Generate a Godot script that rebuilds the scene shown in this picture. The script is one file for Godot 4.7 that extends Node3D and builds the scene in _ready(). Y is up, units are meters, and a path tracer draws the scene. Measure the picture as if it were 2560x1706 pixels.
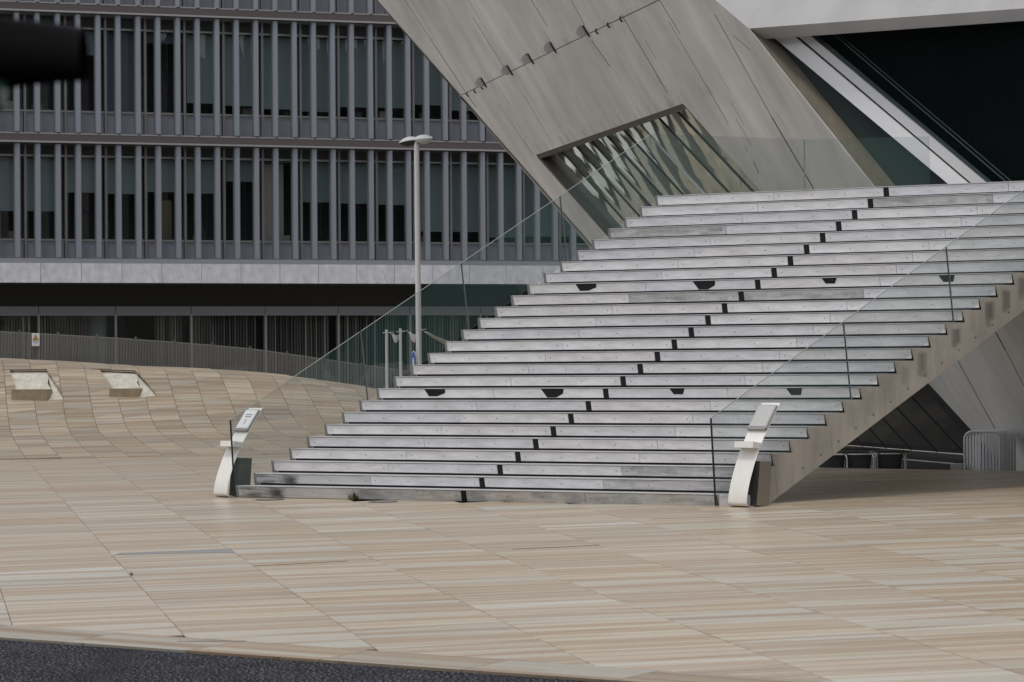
extends Node3D
# Units are metres, y is up, the camera looks along -z.

# ---------------------------------------------------------------- frames of reference
const RISE := 0.165
const U := Vector3(0.87412, 0, 0.48572)          # along a stair riser, to the right and nearer
const N := Vector3(0.48572, 0, -0.87412)         # into the flight
const SH := Vector3(0.23864, 0, -0.10764)        # one tread along the flank of the stair
const O := Vector3(-3.8039, 0.165, -37.380)      # nosing of the first step, left end
const WIDE := 7.2523                             # length of a riser
const SKEW := 0.15632
const PA := Vector3(5.555, 4.477, -41.325)       # a corner of the leaning concrete face
const HA := Vector3(-0.2247, 0, -0.9744)         # level line in that face, away from us
const BA := Vector3(-0.502, 0.857, 0.116)        # up its slope
const IA := Vector3(0.835, 0.515, -0.192)        # into the building
const PB := Vector3(6.5, 0, -40.8)               # foot of the entrance front, parallel to U
const PF := Vector3(-10.513, 0, -81.0)           # a point of the office front
const FD := Vector3(0.9459, 0, -0.3244)          # along the office front
const FI := Vector3(-0.3244, 0, -0.9459)         # into the office
const VEIN := Vector3(0.937, 0, -0.349)          # the veins of the paving
const JOINT := Vector3(-0.2147, 0, -0.9767)      # the long joints of the paving
const COLUMN := 1.25
const ROW := 0.63

var rng := RandomNumberGenerator.new()
var M := {}
var counts := {}

func stair(m: float, t: float, n: float, y: float) -> Vector3:   # m treads up the flank, t along the riser, n behind the nosing, y absolute
	var p := O + SH * m + U * t + N * n
	return Vector3(p.x, y, p.z)
func face_a(a: float, b: float, d := 0.0) -> Vector3: return PA + HA * a + BA * b + IA * d
func face_b(t: float, y: float, n := 0.0) -> Vector3: return PB + U * t + N * n + Vector3(0, y, 0)
func office(t: float, y: float, d := 0.0) -> Vector3: return PF + FD * t + FI * d + Vector3(0, y, 0)
func plane_y(x: float, z: float) -> float: return -0.51872 + 0.01084 * x - 0.01498 * z

const CREST := [[-18.0, 2.3], [-12.1, 2.05], [-10.73, 1.965], [-9.81, 1.89], [-8.9, 1.84], [-7.97, 1.798], [-7.09, 1.743], [-6.2, 1.675], [-5.32, 1.57], [-3.97, 1.37], [-3.18, 1.23], [-1.5, 0.95], [1.0, 0.65], [4.0, 0.5], [9.0, 0.56]]
const RISEZ := [[44.0, 0.0], [50.0, 0.012], [54.0, 0.04], [57.0, 0.09], [58.6, 0.15], [60.0, 0.3], [61.2, 0.55], [62.2, 0.77], [63.0, 0.91], [63.7, 0.985], [64.4, 1.0], [70.0, 1.0]]
func curve_at(table: Array, x: float) -> float:
	var n := table.size()
	if x <= table[0][0]: return table[0][1]
	for i in range(1, n):
		if x <= table[i][0]:
			var t: float = (x - table[i - 1][0]) / (table[i][0] - table[i - 1][0])
			var y0: float = table[maxi(i - 2, 0)][1]
			var y3: float = table[mini(i + 1, n - 1)][1]
			return lerpf(lerpf(table[i - 1][1], table[i][1], t), cubic_interpolate(table[i - 1][1], table[i][1], y0, y3, t), 0.7)
	return table[n - 1][1]
func ground_y(x: float, z: float) -> float:
	var y := plane_y(x, z)
	if z > -44.0: return y
	var high: float = curve_at(CREST, x) - plane_y(x, -64.0)
	return y + maxf(high, 0.0) * curve_at(RISEZ, -z)
func bank_z(x: float, y: float) -> float:
	var lo := 56.0
	var hi := 64.2
	for k in 30:
		var mid := (lo + hi) / 2
		if ground_y(x, -mid) < y: lo = mid
		else: hi = mid
	return -(lo + hi) / 2

# ---------------------------------------------------------------- mesh building
class Shape:
	var v := PackedVector3Array()
	var n := PackedVector3Array()
	var uv := PackedVector2Array()
	var eu := Vector3.RIGHT
	var ev := Vector3.UP
	var off := Vector2.ZERO
	var planar := false
	func map(p: Vector3, nn: Vector3) -> Vector2:
		if planar: return Vector2(p.dot(eu), p.dot(ev)) + off
		var a := nn.abs()
		if a.y > a.x and a.y > a.z: return Vector2(p.x, p.z) + off
		var side := Vector3.UP.cross(nn).normalized()
		return Vector2(p.dot(side), p.y) + off
	func tri(a: Vector3, b: Vector3, c: Vector3, out: Vector3) -> void:
		var f := (c - a).cross(b - a)
		if f.length_squared() < 1e-16: return
		if f.dot(out) < 0:
			var k := b
			b = c
			c = k
			f = -f
		f = f.normalized()
		for p in [a, b, c]:
			v.append(p)
			n.append(f)
			uv.append(map(p, f))
	func quad(a: Vector3, b: Vector3, c: Vector3, d: Vector3, out: Vector3) -> void:
		tri(a, b, c, out)
		tri(a, c, d, out)
	func hexa(f: Array, g: Array) -> void:         # two facing rings of four corners
		var mid := Vector3.ZERO
		for p in f: mid += p / 8.0
		for p in g: mid += p / 8.0
		quad(f[0], f[1], f[2], f[3], (f[0] + f[2]) / 2 - mid)
		quad(g[0], g[1], g[2], g[3], (g[0] + g[2]) / 2 - mid)
		for i in 4:
			var j := (i + 1) % 4
			quad(f[i], f[j], g[j], g[i], (f[i] + g[j]) / 2 - mid)
	func box(c: Vector3, x: Vector3, y: Vector3, z: Vector3) -> void:   # half axes
		hexa([c - x - y - z, c + x - y - z, c + x + y - z, c - x + y - z], [c - x - y + z, c + x - y + z, c + x + y + z, c - x + y + z])
	func flat(ring: PackedVector3Array, out: Vector3) -> void:
		var x := (ring[1] - ring[0]).normalized()
		var y := out.cross(x).normalized()
		var flat2 := PackedVector2Array()
		for p in ring: flat2.append(Vector2((p - ring[0]).dot(x), (p - ring[0]).dot(y)))
		var t := Geometry2D.triangulate_polygon(flat2)
		for i in range(0, t.size(), 3): tri(ring[t[i]], ring[t[i + 1]], ring[t[i + 2]], out)
	func prism(ring: PackedVector3Array, by: Vector3) -> void:
		var back := PackedVector3Array()
		var mid := Vector3.ZERO
		var area := Vector3.ZERO
		for i in ring.size():
			back.append(ring[i] + by)
			mid += ring[i] / ring.size()
			area += (ring[i] - ring[0]).cross(ring[(i + 1) % ring.size()] - ring[0])
		var nn := area.normalized()
		if nn.dot(by) > 0: nn = -nn
		flat(ring, nn)
		flat(back, -nn)
		var turn := area.dot(by)
		for i in ring.size():
			var j := (i + 1) % ring.size()
			var out := (ring[j] - ring[i]).cross(by)
			quad(ring[i], ring[j], back[j], back[i], out if turn > 0 else -out)
	func smooth_grid(rows: Array, closed := false, flip := false) -> void:      # rows of equally many points, normals averaged
		var h := rows.size()
		var w: int = rows[0].size()
		var nor := []
		for i in h:
			var line := []
			for j in w:
				var i0 := maxi(i - 1, 0)
				var i1 := mini(i + 1, h - 1)
				var j0 := j - 1
				var j1 := j + 1
				if closed:
					j0 = posmod(j - 1, w - 1)
					j1 = (j + 1) % (w - 1)
				else:
					j0 = maxi(j0, 0)
					j1 = mini(j1, w - 1)
				var q: Vector3 = (rows[i1][j] - rows[i0][j]).cross(rows[i][j1] - rows[i][j0])
				line.append((-q if flip else q).normalized())
			nor.append(line)
		for i in h - 1:
			for j in w - 1:
				var order := [[i, j], [i + 1, j], [i + 1, j + 1], [i, j], [i + 1, j + 1], [i, j + 1]]
				var a: Vector3 = rows[i][j]
				var b: Vector3 = rows[i + 1][j]
				var c: Vector3 = rows[i + 1][j + 1]
				var f := (c - a).cross(b - a)
				if f.length_squared() < 1e-16: f = (rows[i][j + 1] - a).cross(c - a)
				if f.dot(nor[i][j] + nor[i + 1][j + 1]) < 0: order = [[i, j], [i + 1, j + 1], [i + 1, j], [i, j], [i, j + 1], [i + 1, j + 1]]
				for k in order:
					v.append(rows[k[0]][k[1]])
					n.append(nor[k[0]][k[1]])
					uv.append(map(rows[k[0]][k[1]], nor[k[0]][k[1]]))
	func tube(path: Array, radius, sides := 10, squash := 1.0) -> void:
		var rows := []
		var up := Vector3.UP
		if absf((path[1] - path[0]).normalized().y) > 0.9: up = Vector3.BACK
		for i in path.size():
			var d: Vector3 = (path[mini(i + 1, path.size() - 1)] - path[maxi(i - 1, 0)]).normalized()
			var x := up.cross(d).normalized()
			var y := d.cross(x).normalized()
			up = y
			var r: float = radius[i] if radius is Array else radius
			var line := []
			for k in sides + 1:
				var w := TAU * (k % sides) / sides
				line.append(path[i] + x * cos(w) * r + y * sin(w) * r * squash)
			rows.append(line)
		smooth_grid(rows, true)
		for e in [0, path.size() - 1]:
			var out: Vector3 = path[0] - path[1] if e == 0 else path[e] - path[e - 1]
			for k in sides: tri(path[e], rows[e][k], rows[e][k + 1], out)

func numbered(parent: Node, called: String) -> String:
	var key := str(parent.get_instance_id()) + "/" + called
	var k: int = counts.get(key, 0)
	counts[key] = k + 1
	return called if k == 0 else "%s_%03d" % [called, k]

func base_of(o: Node) -> Vector3:
	while o.get_parent() and o.get_parent() != self: o = o.get_parent()
	return (o as Node3D).position if o != self else Vector3.ZERO

func mesh_of(shapes: Array, mats: Array, origin: Vector3) -> ArrayMesh:
	var mesh := ArrayMesh.new()
	for i in shapes.size():
		var s: Shape = shapes[i]
		if s.v.is_empty(): continue
		var a := []
		a.resize(Mesh.ARRAY_MAX)
		var moved := PackedVector3Array()
		moved.resize(s.v.size())
		for k in s.v.size(): moved[k] = s.v[k] - origin
		a[Mesh.ARRAY_VERTEX] = moved
		a[Mesh.ARRAY_NORMAL] = s.n
		a[Mesh.ARRAY_TEX_UV] = s.uv
		mesh.add_surface_from_arrays(Mesh.PRIMITIVE_TRIANGLES, a)
		mesh.surface_set_material(mesh.get_surface_count() - 1, mats[i])
	return mesh

func put(called: String, s: Shape, m: Material, parent: Node = self, at := Vector3.ZERO) -> MeshInstance3D:
	var o := MeshInstance3D.new()
	o.name = numbered(parent, called)
	parent.add_child(o, true)
	if parent == self: o.position = at
	o.mesh = mesh_of([s], [m], at if parent == self else base_of(parent))
	return o

func thing(called: String, label: String, category: String, at: Vector3, group := "") -> Node3D:
	var o := Node3D.new()
	o.name = numbered(self, called)
	add_child(o, true)
	o.position = at
	tag(o, label, category, group)
	return o

func tag(o: Node, label: String, category: String, group := "") -> void:
	o.set_meta("label", label)
	o.set_meta("category", category)
	if group: o.set_meta("group", group)

func setting(called: String, s: Shape, m: Material) -> MeshInstance3D:
	var o := put(called, s, m)
	o.set_meta("kind", "structure")
	return o

func mapped(eu: Vector3, ev: Vector3, off := Vector2.ZERO) -> Shape:
	var s := Shape.new()
	s.planar = true
	s.eu = eu
	s.ev = ev
	s.off = off
	return s

# ---------------------------------------------------------------- materials
func noise_map(w: int, h: int, sw: int, sh: int, freq: float, sd: int, octaves := 4) -> PackedByteArray:   # noise drawn at sw x sh, stretched to w x h
	var f := FastNoiseLite.new()
	f.noise_type = FastNoiseLite.TYPE_SIMPLEX_SMOOTH
	f.seed = sd
	f.frequency = freq
	f.fractal_octaves = octaves
	var im := f.get_seamless_image(sw, sh)
	im.convert(Image.FORMAT_L8)
	if sw != w or sh != h: im.resize(w, h, Image.INTERPOLATE_CUBIC)
	return im.get_data()

func texture_from(w: int, h: int, data: PackedByteArray) -> ImageTexture:
	return ImageTexture.create_from_image(Image.create_from_data(w, h, false, Image.FORMAT_RGB8, data))

func surface(r: float, g: float, b: float, rough: float, metal := 0.0, spec := 0.5) -> StandardMaterial3D:
	var m := StandardMaterial3D.new()
	m.albedo_color = Color(r, g, b).linear_to_srgb()
	m.roughness = rough
	m.metallic = metal
	m.metallic_specular = spec
	return m

func clear_glass(r: float, g: float, b: float, alpha: float, rough := 0.0) -> StandardMaterial3D:
	var m := surface(r, g, b, rough)
	m.albedo_color.a = alpha
	m.transparency = BaseMaterial3D.TRANSPARENCY_ALPHA
	return m

func travertine(sd: int) -> ImageTexture:       # 2.5 m x 2.5 m, the veins along u
	var w := 512
	var h := 1024
	var broad := noise_map(w, h, 8, h, 0.0085, sd, 3)
	var mid := noise_map(w, h, 20, h, 0.045, sd + 1, 3)
	var fine := noise_map(w, h, 96, h, 0.25, sd + 2, 2)
	var speck := noise_map(w, h, 150, h, 0.12, sd + 3, 3)
	var d := PackedByteArray()
	d.resize(w * h * 3)
	var steps := [[0.0, Vector3(156, 138, 121)], [0.25, Vector3(170, 149, 126)], [0.40, Vector3(180, 162, 140)], [0.53, Vector3(186, 170, 148)], [0.64, Vector3(193, 182, 162)], [0.76, Vector3(197, 193, 182)], [1.01, Vector3(188, 187, 182)]]
	var ramp := []
	for i in 256:
		var x := i / 255.0
		for k in range(1, steps.size()):
			if x <= steps[k][0]:
				ramp.append(steps[k - 1][1].lerp(steps[k][1], (x - steps[k - 1][0]) / (steps[k][0] - steps[k - 1][0])))
				break
	for i in w * h:
		var tone := clampi(int((broad[i] - 128) * 0.85 + (mid[i] - 128) * 0.17 + 130), 0, 255)
		var c: Vector3 = ramp[tone]
		c *= 0.90 * (0.978 + fine[i] / 255.0 * 0.044)
		if speck[i] > 192: c *= 1.0 - (speck[i] - 192) * 0.009
		d[i * 3] = clampi(int(c.x), 0, 255)
		d[i * 3 + 1] = clampi(int(c.y), 0, 255)
		d[i * 3 + 2] = clampi(int(c.z), 0, 255)
	return texture_from(w, h, d)

func grey_texture(w: int, h: int, layers: Array, tone: Vector3, marks := []) -> ImageTexture:   # layers: [noise bytes, amount]; marks: [x0, y0, x1, y1, half width, strength]
	var f := PackedFloat32Array()
	f.resize(w * h)
	f.fill(1.0)
	for l in layers:
		var b: PackedByteArray = l[0]
		var k: float = l[1] / 255.0
		var m: float = l[1] * 0.5
		for i in w * h: f[i] += b[i] * k - m
	for q in marks:
		var a := Vector2(q[0], q[1])
		var e := Vector2(q[2], q[3])
		var r: float = q[4]
		for y in range(maxi(0, int(minf(a.y, e.y) - r) - 1), mini(h, int(maxf(a.y, e.y) + r) + 2)):
			for x in range(maxi(0, int(minf(a.x, e.x) - r) - 1), mini(w, int(maxf(a.x, e.x) + r) + 2)):
				var p := Vector2(x, y)
				var dist := p.distance_to(Geometry2D.get_closest_point_to_segment(p, a, e))
				if dist < r: f[y * w + x] *= 1.0 - q[5] * minf(1.0, (1.0 - dist / r) * 2.0)
	var d := PackedByteArray()
	d.resize(w * h * 3)
	for i in w * h:
		var s := f[i]
		d[i * 3] = clampi(int(tone.x * s), 0, 255)
		d[i * 3 + 1] = clampi(int(tone.y * s), 0, 255)
		d[i * 3 + 2] = clampi(int(tone.z * s), 0, 255)
	return texture_from(w, h, d)

func textured(t: Texture2D, scale: Vector2, rough: float, metal := 0.0, tint := Color.WHITE) -> StandardMaterial3D:
	var m := StandardMaterial3D.new()
	m.albedo_texture = t
	m.albedo_color = tint
	m.uv1_scale = Vector3(scale.x, scale.y, 1)
	m.roughness = rough
	m.metallic = metal
	return m

func make_materials() -> void:
	var t1 := travertine(11)
	var t2 := travertine(57)
	var warm := Color(1, 0.985, 0.965)
	M.slab = [textured(t1, Vector2(0.4, 0.4), 0.36), textured(t2, Vector2(0.4, 0.4), 0.34, 0, warm), textured(t1, Vector2(0.4, 0.4), 0.38, 0, Color(0.965, 0.965, 0.965)), textured(t2, Vector2(0.4, 0.4), 0.36, 0, Color(0.99, 0.975, 0.955)), textured(t2, Vector2(0.4, 0.4), 0.36, 0, Color(1.04, 1.045, 1.05)), textured(t1, Vector2(0.4, 0.4), 0.36, 0, Color(1.02, 1.0, 0.97)), textured(t2, Vector2(0.4, 0.4), 0.4, 0, Color(0.97, 0.97, 0.97))]
	M.bank_slab = [textured(t1, Vector2(0.4, 0.4), 0.6, 0, Color(0.90, 0.88, 0.85)), textured(t2, Vector2(0.4, 0.4), 0.6, 0, Color(0.83, 0.81, 0.79)), textured(t1, Vector2(0.4, 0.4), 0.6, 0, Color(0.95, 0.94, 0.92)), textured(t2, Vector2(0.4, 0.4), 0.6, 0, Color(0.87, 0.86, 0.85))]
	M.mortar = surface(0.20, 0.20, 0.195, 0.7)
	M.bed = surface(0.09, 0.075, 0.06, 0.95)
	# the leaning face: u is 28 m of the level axis, v is 14 m up the slope
	var cracks := [[20.673, 6.473, 20.469, 5.422, 1.6, 0.5], [20.469, 5.422, 20.164, 4.054, 1.8, 0.55], [16.13, 5.356, 16.01, 4.05, 1.5, 0.45], [11.549, 5.3, 11.479, 4.509, 1.3, 0.55], [9.15, 4.9, 9.21, 4.203, 1.3, 0.5], [20.16, 3.934, 20.012, 3.633, 1.8, 0.6], [18.071, 3.465, 17.698, 2.187, 1.3, 0.3], [15.769, 3.408, 15.777, 2.235, 1.2, 0.28], [9.341, 3.869, 9.147, 3.296, 1.4, 0.6], [6.873, 4.052, 6.862, 2.482, 1.4, 0.5], [4.588, 3.997, 4.537, 3.351, 1.3, 0.45], [4.736, 3.6, 4.717, 1.622, 1.2, 0.42], [2.462, 3.4, 2.564, 1.502, 1.2, 0.45], [2.564, 1.502, 2.539, 0.0, 1.9, 0.7], [2.174, 2.986, 1.833, 2.67, 1.2, 0.3], [4.556, 0.852, 4.64, 0.643, 1.4, 0.5], [-1.44, -2.576, -1.417, -2.9, 1.6, 0.7], [0.644, -3.062, 0.726, -4.393, 1.3, 0.55], [-1.426, -2.868, -1.342, -3.544, 1.3, 0.4]]
	var marks := []
	for c in cracks: marks.append([(c[0] + 4.0) / 28.0 * 1536, (8.0 - c[1]) / 14.0 * 1024, (c[2] + 4.0) / 28.0 * 1536, (8.0 - c[3]) / 14.0 * 1024, c[4], c[5]])
	rng.seed = 5
	for k in 150:                                    # short scratches and dribbles along the boards
		var a := rng.randf_range(0, 1536)
		var b := rng.randf_range(0, 1000)
		var l := rng.randf_range(6, 40)
		marks.append([a, b, a + rng.randf_range(-1.5, 1.5), b + l, rng.randf_range(1.0, 1.5), rng.randf_range(0.06, 0.26)])
	for k in 46:                                     # dirt that gathered along the joint and the window head
		var a := rng.randf_range(4.6, 17.4)
		var b := 2.2 if k % 3 else 4.0
		marks.append([(a + 4.0) / 28.0 * 1536, (8.0 - b - 0.03) / 14.0 * 1024, (a + 4.02) / 28.0 * 1536, (8.0 - b - rng.randf_range(0.04, 0.16)) / 14.0 * 1024, rng.randf_range(3.0, 9.0), rng.randf_range(0.02, 0.07)])
	M.leaning = textured(grey_texture(1536, 1024, [[noise_map(1536, 1024, 1536, 96, 0.012, 3, 3), 0.10], [noise_map(1536, 1024, 1536, 80, 0.06, 4, 3), 0.055], [noise_map(1536, 1024, 1536, 160, 0.25, 6, 2), 0.035], [noise_map(1536, 1024, 384, 256, 0.012, 8, 4), 0.13], [noise_map(1536, 1024, 768, 256, 0.03, 9, 4), 0.10]], Vector3(219, 217, 213), marks), Vector2(1 / 28.0, -1 / 14.0), 0.75)
	M.leaning.uv1_offset = Vector3(4 / 28.0, 8 / 14.0, 0)
	# the flank of the stair: 8 m by 5 m, with the damp patches
	marks = []
	for k in range(4, 19):
		var x := (k + 0.5) * 0.2618 / 8.0 * 1024
		var top := (4.6 - (k + 1) * RISE) / 5.0 * 640
		var on := [0.0, 0.03, 0.0, 0.07, 0.09, 0.03, 0.13, 0.3, 0.05, 0.36, 0.05, 0.42, 0.38, 0.34, 0.3][k - 4] as float
		for j in 6: marks.append([x + (j - 2.5) * 2.4 + rng.randf_range(-1, 1), top + 10 + rng.randf_range(0, 6), x + (j - 2.5) * 2.4 + rng.randf_range(-1, 1), top + 30 + rng.randf_range(0, 16), rng.randf_range(4.0, 7.0), on * 0.26])
		marks.append([x + 5, top + 46, x + 5.1, top + 46, 1.6, 0.8])
	M.flank = textured(grey_texture(1024, 640, [[noise_map(1024, 640, 1024, 80, 0.05, 21, 4), 0.10], [noise_map(1024, 640, 512, 320, 0.015, 22, 4), 0.15], [noise_map(1024, 640, 1024, 640, 0.3, 23, 2), 0.07]], Vector3(161, 155, 147), marks), Vector2(1 / 8.0, -1 / 5.0), 0.85)
	M.flank.uv1_offset = Vector3(0, 4.6 / 5.0, 0)
	var cast := grey_texture(512, 512, [[noise_map(512, 512, 512, 512, 0.012, 31, 5), 0.16], [noise_map(512, 512, 512, 512, 0.2, 32, 2), 0.07], [noise_map(512, 512, 512, 48, 0.05, 33, 3), 0.1]], Vector3(186, 181, 172))
	M.concrete = textured(cast, Vector2(0.25, 0.25), 0.82)
	M.pale_concrete = textured(grey_texture(512, 512, [[noise_map(512, 512, 512, 512, 0.01, 36, 5), 0.08], [noise_map(512, 512, 512, 512, 0.25, 37, 2), 0.05]], Vector3(178, 177, 177)), Vector2(0.2, 0.2), 0.8)
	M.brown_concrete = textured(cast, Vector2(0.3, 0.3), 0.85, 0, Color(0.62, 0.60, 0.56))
	M.block = textured(cast, Vector2(0.6, 0.6), 0.9, 0, Color(0.80, 0.74, 0.65))
	M.plaster = textured(cast, Vector2(0.5, 0.5), 0.85, 0, Color(1.0, 1.0, 0.99))
	# brushed aluminium, 2 m by 0.5 m
	var brush := [[noise_map(1024, 256, 24, 256, 0.3, 41, 3), 0.10], [noise_map(1024, 256, 64, 64, 0.06, 42, 4), 0.11], [noise_map(1024, 256, 256, 256, 0.1, 43, 3), 0.05]]
	var alu := grey_texture(1024, 256, brush, Vector3(238, 238, 238))
	M.board = [textured(alu, Vector2(0.5, 2), 0.42, 0.15), textured(alu, Vector2(0.5, 2), 0.45, 0.15, Color(0.95, 0.95, 0.96)), textured(alu, Vector2(0.5, 2), 0.46, 0.3, Color(0.98, 0.97, 0.97))]
	marks = []
	for k in 120:
		var a := rng.randf_range(0, 1024)
		var b := rng.randf_range(0, 250)
		marks.append([a, b, a + rng.randf_range(20, 160), b + rng.randf_range(-3, 3), rng.randf_range(5, 26), rng.randf_range(0.02, 0.075)])
	M.worn_board = textured(grey_texture(1024, 256, brush, Vector3(205, 204, 203), marks), Vector2(0.5, 2), 0.55, 0.25)
	# two boards with soot at their left end: u from the board's end, 2 m by 0.165 m
	marks = []
	for k in 110:
		var a := rng.randf_range(-20, 300)
		var b := rng.randf_range(0, 256)
		marks.append([a, b, a + rng.randf_range(20, 110), b + rng.randf_range(-4, 4), rng.randf_range(8, 34), rng.randf_range(0.02, 0.085)])
	for k in 16: marks.append([330 + rng.randf_range(-60, 50), rng.randf_range(-10, 60), 330 + rng.randf_range(-60, 50), rng.randf_range(160, 256), rng.randf_range(16, 44), rng.randf_range(0.03, 0.10)])
	M.sooty_board = textured(grey_texture(1024, 256, brush, Vector3(208, 208, 209), marks), Vector2(0.5, 6), 0.55, 0.25)
	M.tread = textured(alu, Vector2(0.5, 2), 0.45, 0.3, Color(0.85, 0.85, 0.86))
	M.end_plate = surface(0.26, 0.26, 0.26, 0.5, 0.3)
	M.screw = surface(0.06, 0.06, 0.06, 0.5, 0.4)
	M.dark_steel = surface(0.035, 0.035, 0.037, 0.55, 0.3)
	M.black = surface(0.006, 0.006, 0.007, 0.8)
	M.black_plastic = surface(0.004, 0.004, 0.005, 0.75, 0, 0.2)
	M.white_metal = textured(grey_texture(256, 256, [[noise_map(256, 256, 256, 24, 0.2, 45, 3), 0.04], [noise_map(256, 256, 128, 128, 0.02, 46, 3), 0.03]], Vector3(236, 234, 229)), Vector2(1.0, 1.0), 0.4, 0.1)
	M.steel = surface(0.34, 0.32, 0.29, 0.38, 0.75)
	M.dark_panel = surface(0.09, 0.085, 0.08, 0.4, 0.6)
	M.ear_grey = surface(0.52, 0.52, 0.52, 0.6, 0.0)
	M.frame_grey = surface(0.42, 0.42, 0.41, 0.4, 0.3)
	M.paper = surface(0.8, 0.81, 0.82, 0.7)
	M.grey_screen = surface(0.5, 0.5, 0.49, 0.3)
	M.ink = surface(0.05, 0.05, 0.055, 0.7)
	M.lamp_grey = surface(0.72, 0.73, 0.74, 0.5, 0.1)
	M.post_grey = surface(0.62, 0.63, 0.63, 0.55, 0.1)
	M.lens = surface(0.5, 0.53, 0.53, 0.2)
	M.railing = clear_glass(0.09, 0.175, 0.165, 0.105)
	M.railing.metallic_specular = 0.36
	M.glass_edge = surface(0.22, 0.25, 0.245, 0.4)
	M.seal = surface(0.012, 0.014, 0.014, 0.6)
	M.seal_grey = surface(0.05, 0.056, 0.055, 0.5)
	M.sheet_glass = clear_glass(0.006, 0.009, 0.01, 0.7)
	M.sheet_glass.metallic_specular = 0.35
	M.mirror_pane = surface(0.60, 0.66, 0.60, 0.03, 0.8, 0.9)
	M.black_pane = surface(0.012, 0.014, 0.015, 0.05, 0.0, 0.5)
	M.wedge_glass = surface(0.03, 0.04, 0.04, 0.35, 0.0, 0.4)
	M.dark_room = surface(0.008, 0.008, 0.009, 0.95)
	M.window_frame = surface(0.11, 0.10, 0.09, 0.5, 0.3)
	M.bright_frame = surface(0.62, 0.63, 0.64, 0.35, 0.3)
	M.white_beam = surface(0.86, 0.86, 0.87, 0.5, 0.0)
	M.grey_beam = surface(0.62, 0.62, 0.63, 0.5, 0.0)
	M.green_edge = surface(0.04, 0.06, 0.062, 0.3)
	# the office
	M.fin = surface(0.235, 0.255, 0.285, 0.45, 0.4)
	M.spandrel = surface(0.235, 0.24, 0.28, 0.55, 0.1)
	M.mullion = surface(0.26, 0.25, 0.26, 0.5, 0.3)
	M.bar_light = surface(0.30, 0.29, 0.29, 0.45, 0.4)
	M.bronze = surface(0.085, 0.072, 0.068, 0.6, 0.2)
	M.header = surface(0.05, 0.05, 0.053, 0.7)
	M.office_glass = clear_glass(0.015, 0.02, 0.024, 0.12)
	M.blind = [surface(0.20, 0.265, 0.275, 0.8), surface(0.165, 0.225, 0.235, 0.8), surface(0.085, 0.105, 0.14, 0.8)]
	M.office_dark = surface(0.03, 0.033, 0.034, 0.9)
	M.curtain = [surface(0.16, 0.17, 0.155, 0.8), surface(0.08, 0.09, 0.086, 0.8), surface(0.32, 0.32, 0.29, 0.8)]
	M.curtain_pale = surface(0.33, 0.33, 0.30, 0.9)
	M.curtain_tan = surface(0.12, 0.11, 0.075, 0.9)
	M.pillar = surface(0.14, 0.19, 0.17, 0.8)
	var stone := [[noise_map(512, 512, 512, 90, 0.02, 71, 4), 0.10], [noise_map(512, 512, 512, 512, 0.02, 72, 5), 0.12]]
	marks = []
	for k in 16:
		var a := rng.randf_range(0, 512)
		var b := rng.randf_range(0, 512)
		marks.append([a, b, a + rng.randf_range(20, 60), b - rng.randf_range(20, 90), rng.randf_range(1.0, 2.6), rng.randf_range(0.08, 0.3)])
	M.marble = textured(grey_texture(512, 512, stone, Vector3(192, 192, 198), marks), Vector2(0.3, 0.3), 0.5)
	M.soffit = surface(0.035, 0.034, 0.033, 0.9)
	M.fence = surface(0.20, 0.195, 0.18, 0.6, 0.1)
	M.fence_dark = surface(0.11, 0.11, 0.105, 0.6, 0.1)
	M.yellow = surface(0.62, 0.36, 0.01, 0.6)
	M.sign_white = surface(0.62, 0.62, 0.66, 0.6)
	M.sign_blue = surface(0.035, 0.075, 0.36, 0.4)
	M.letter_blue = surface(0.12, 0.13, 0.38, 0.6)
	M.canvas = surface(0.62, 0.62, 0.6, 0.9)
	M.chair = surface(0.05, 0.057, 0.066, 0.4)
	M.tube_metal = surface(0.75, 0.76, 0.78, 0.35, 0.2)
	M.car_white = surface(0.8, 0.8, 0.8, 0.3)
	M.tyre = surface(0.01, 0.01, 0.01, 0.9)
	M.red_lamp = surface(0.4, 0.01, 0.01, 0.3)
	M.green_lens = surface(0.01, 0.10, 0.07, 0.3)
	M.foliage = surface(0.035, 0.05, 0.02, 0.9)
	M.leaf = surface(0.075, 0.085, 0.03, 0.8)
	M.drain = surface(0.10, 0.095, 0.09, 0.6, 0.2)
	# road
	var speck := noise_map(1024, 1024, 1024, 1024, 0.22, 81, 2)
	var big := noise_map(1024, 1024, 1024, 1024, 0.01, 82, 4)
	var data := PackedByteArray()
	data.resize(1024 * 1024 * 3)
	rng.seed = 9
	for i in 1024 * 1024:
		var g := 44.0 + (speck[i] - 128) * 0.7 + (big[i] - 128) * 0.06
		if speck[i] > 200: g += (speck[i] - 200) * 3.0
		if speck[i] < 78: g *= 0.35
		data[i * 3] = clampi(int(g), 0, 255)
		data[i * 3 + 1] = clampi(int(g), 0, 255)
		data[i * 3 + 2] = clampi(int(g * 1.08), 0, 255)
	M.asphalt = textured(texture_from(1024, 1024, data), Vector2(0.16, 0.16), 0.95)
	M.asphalt.metallic_specular = 0.15
	M.earth = surface(0.14, 0.135, 0.13, 0.95)
	M.pavement = textured(cast, Vector2(0.15, 0.15), 0.9, 0, Color(0.8, 0.79, 0.77))

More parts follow.
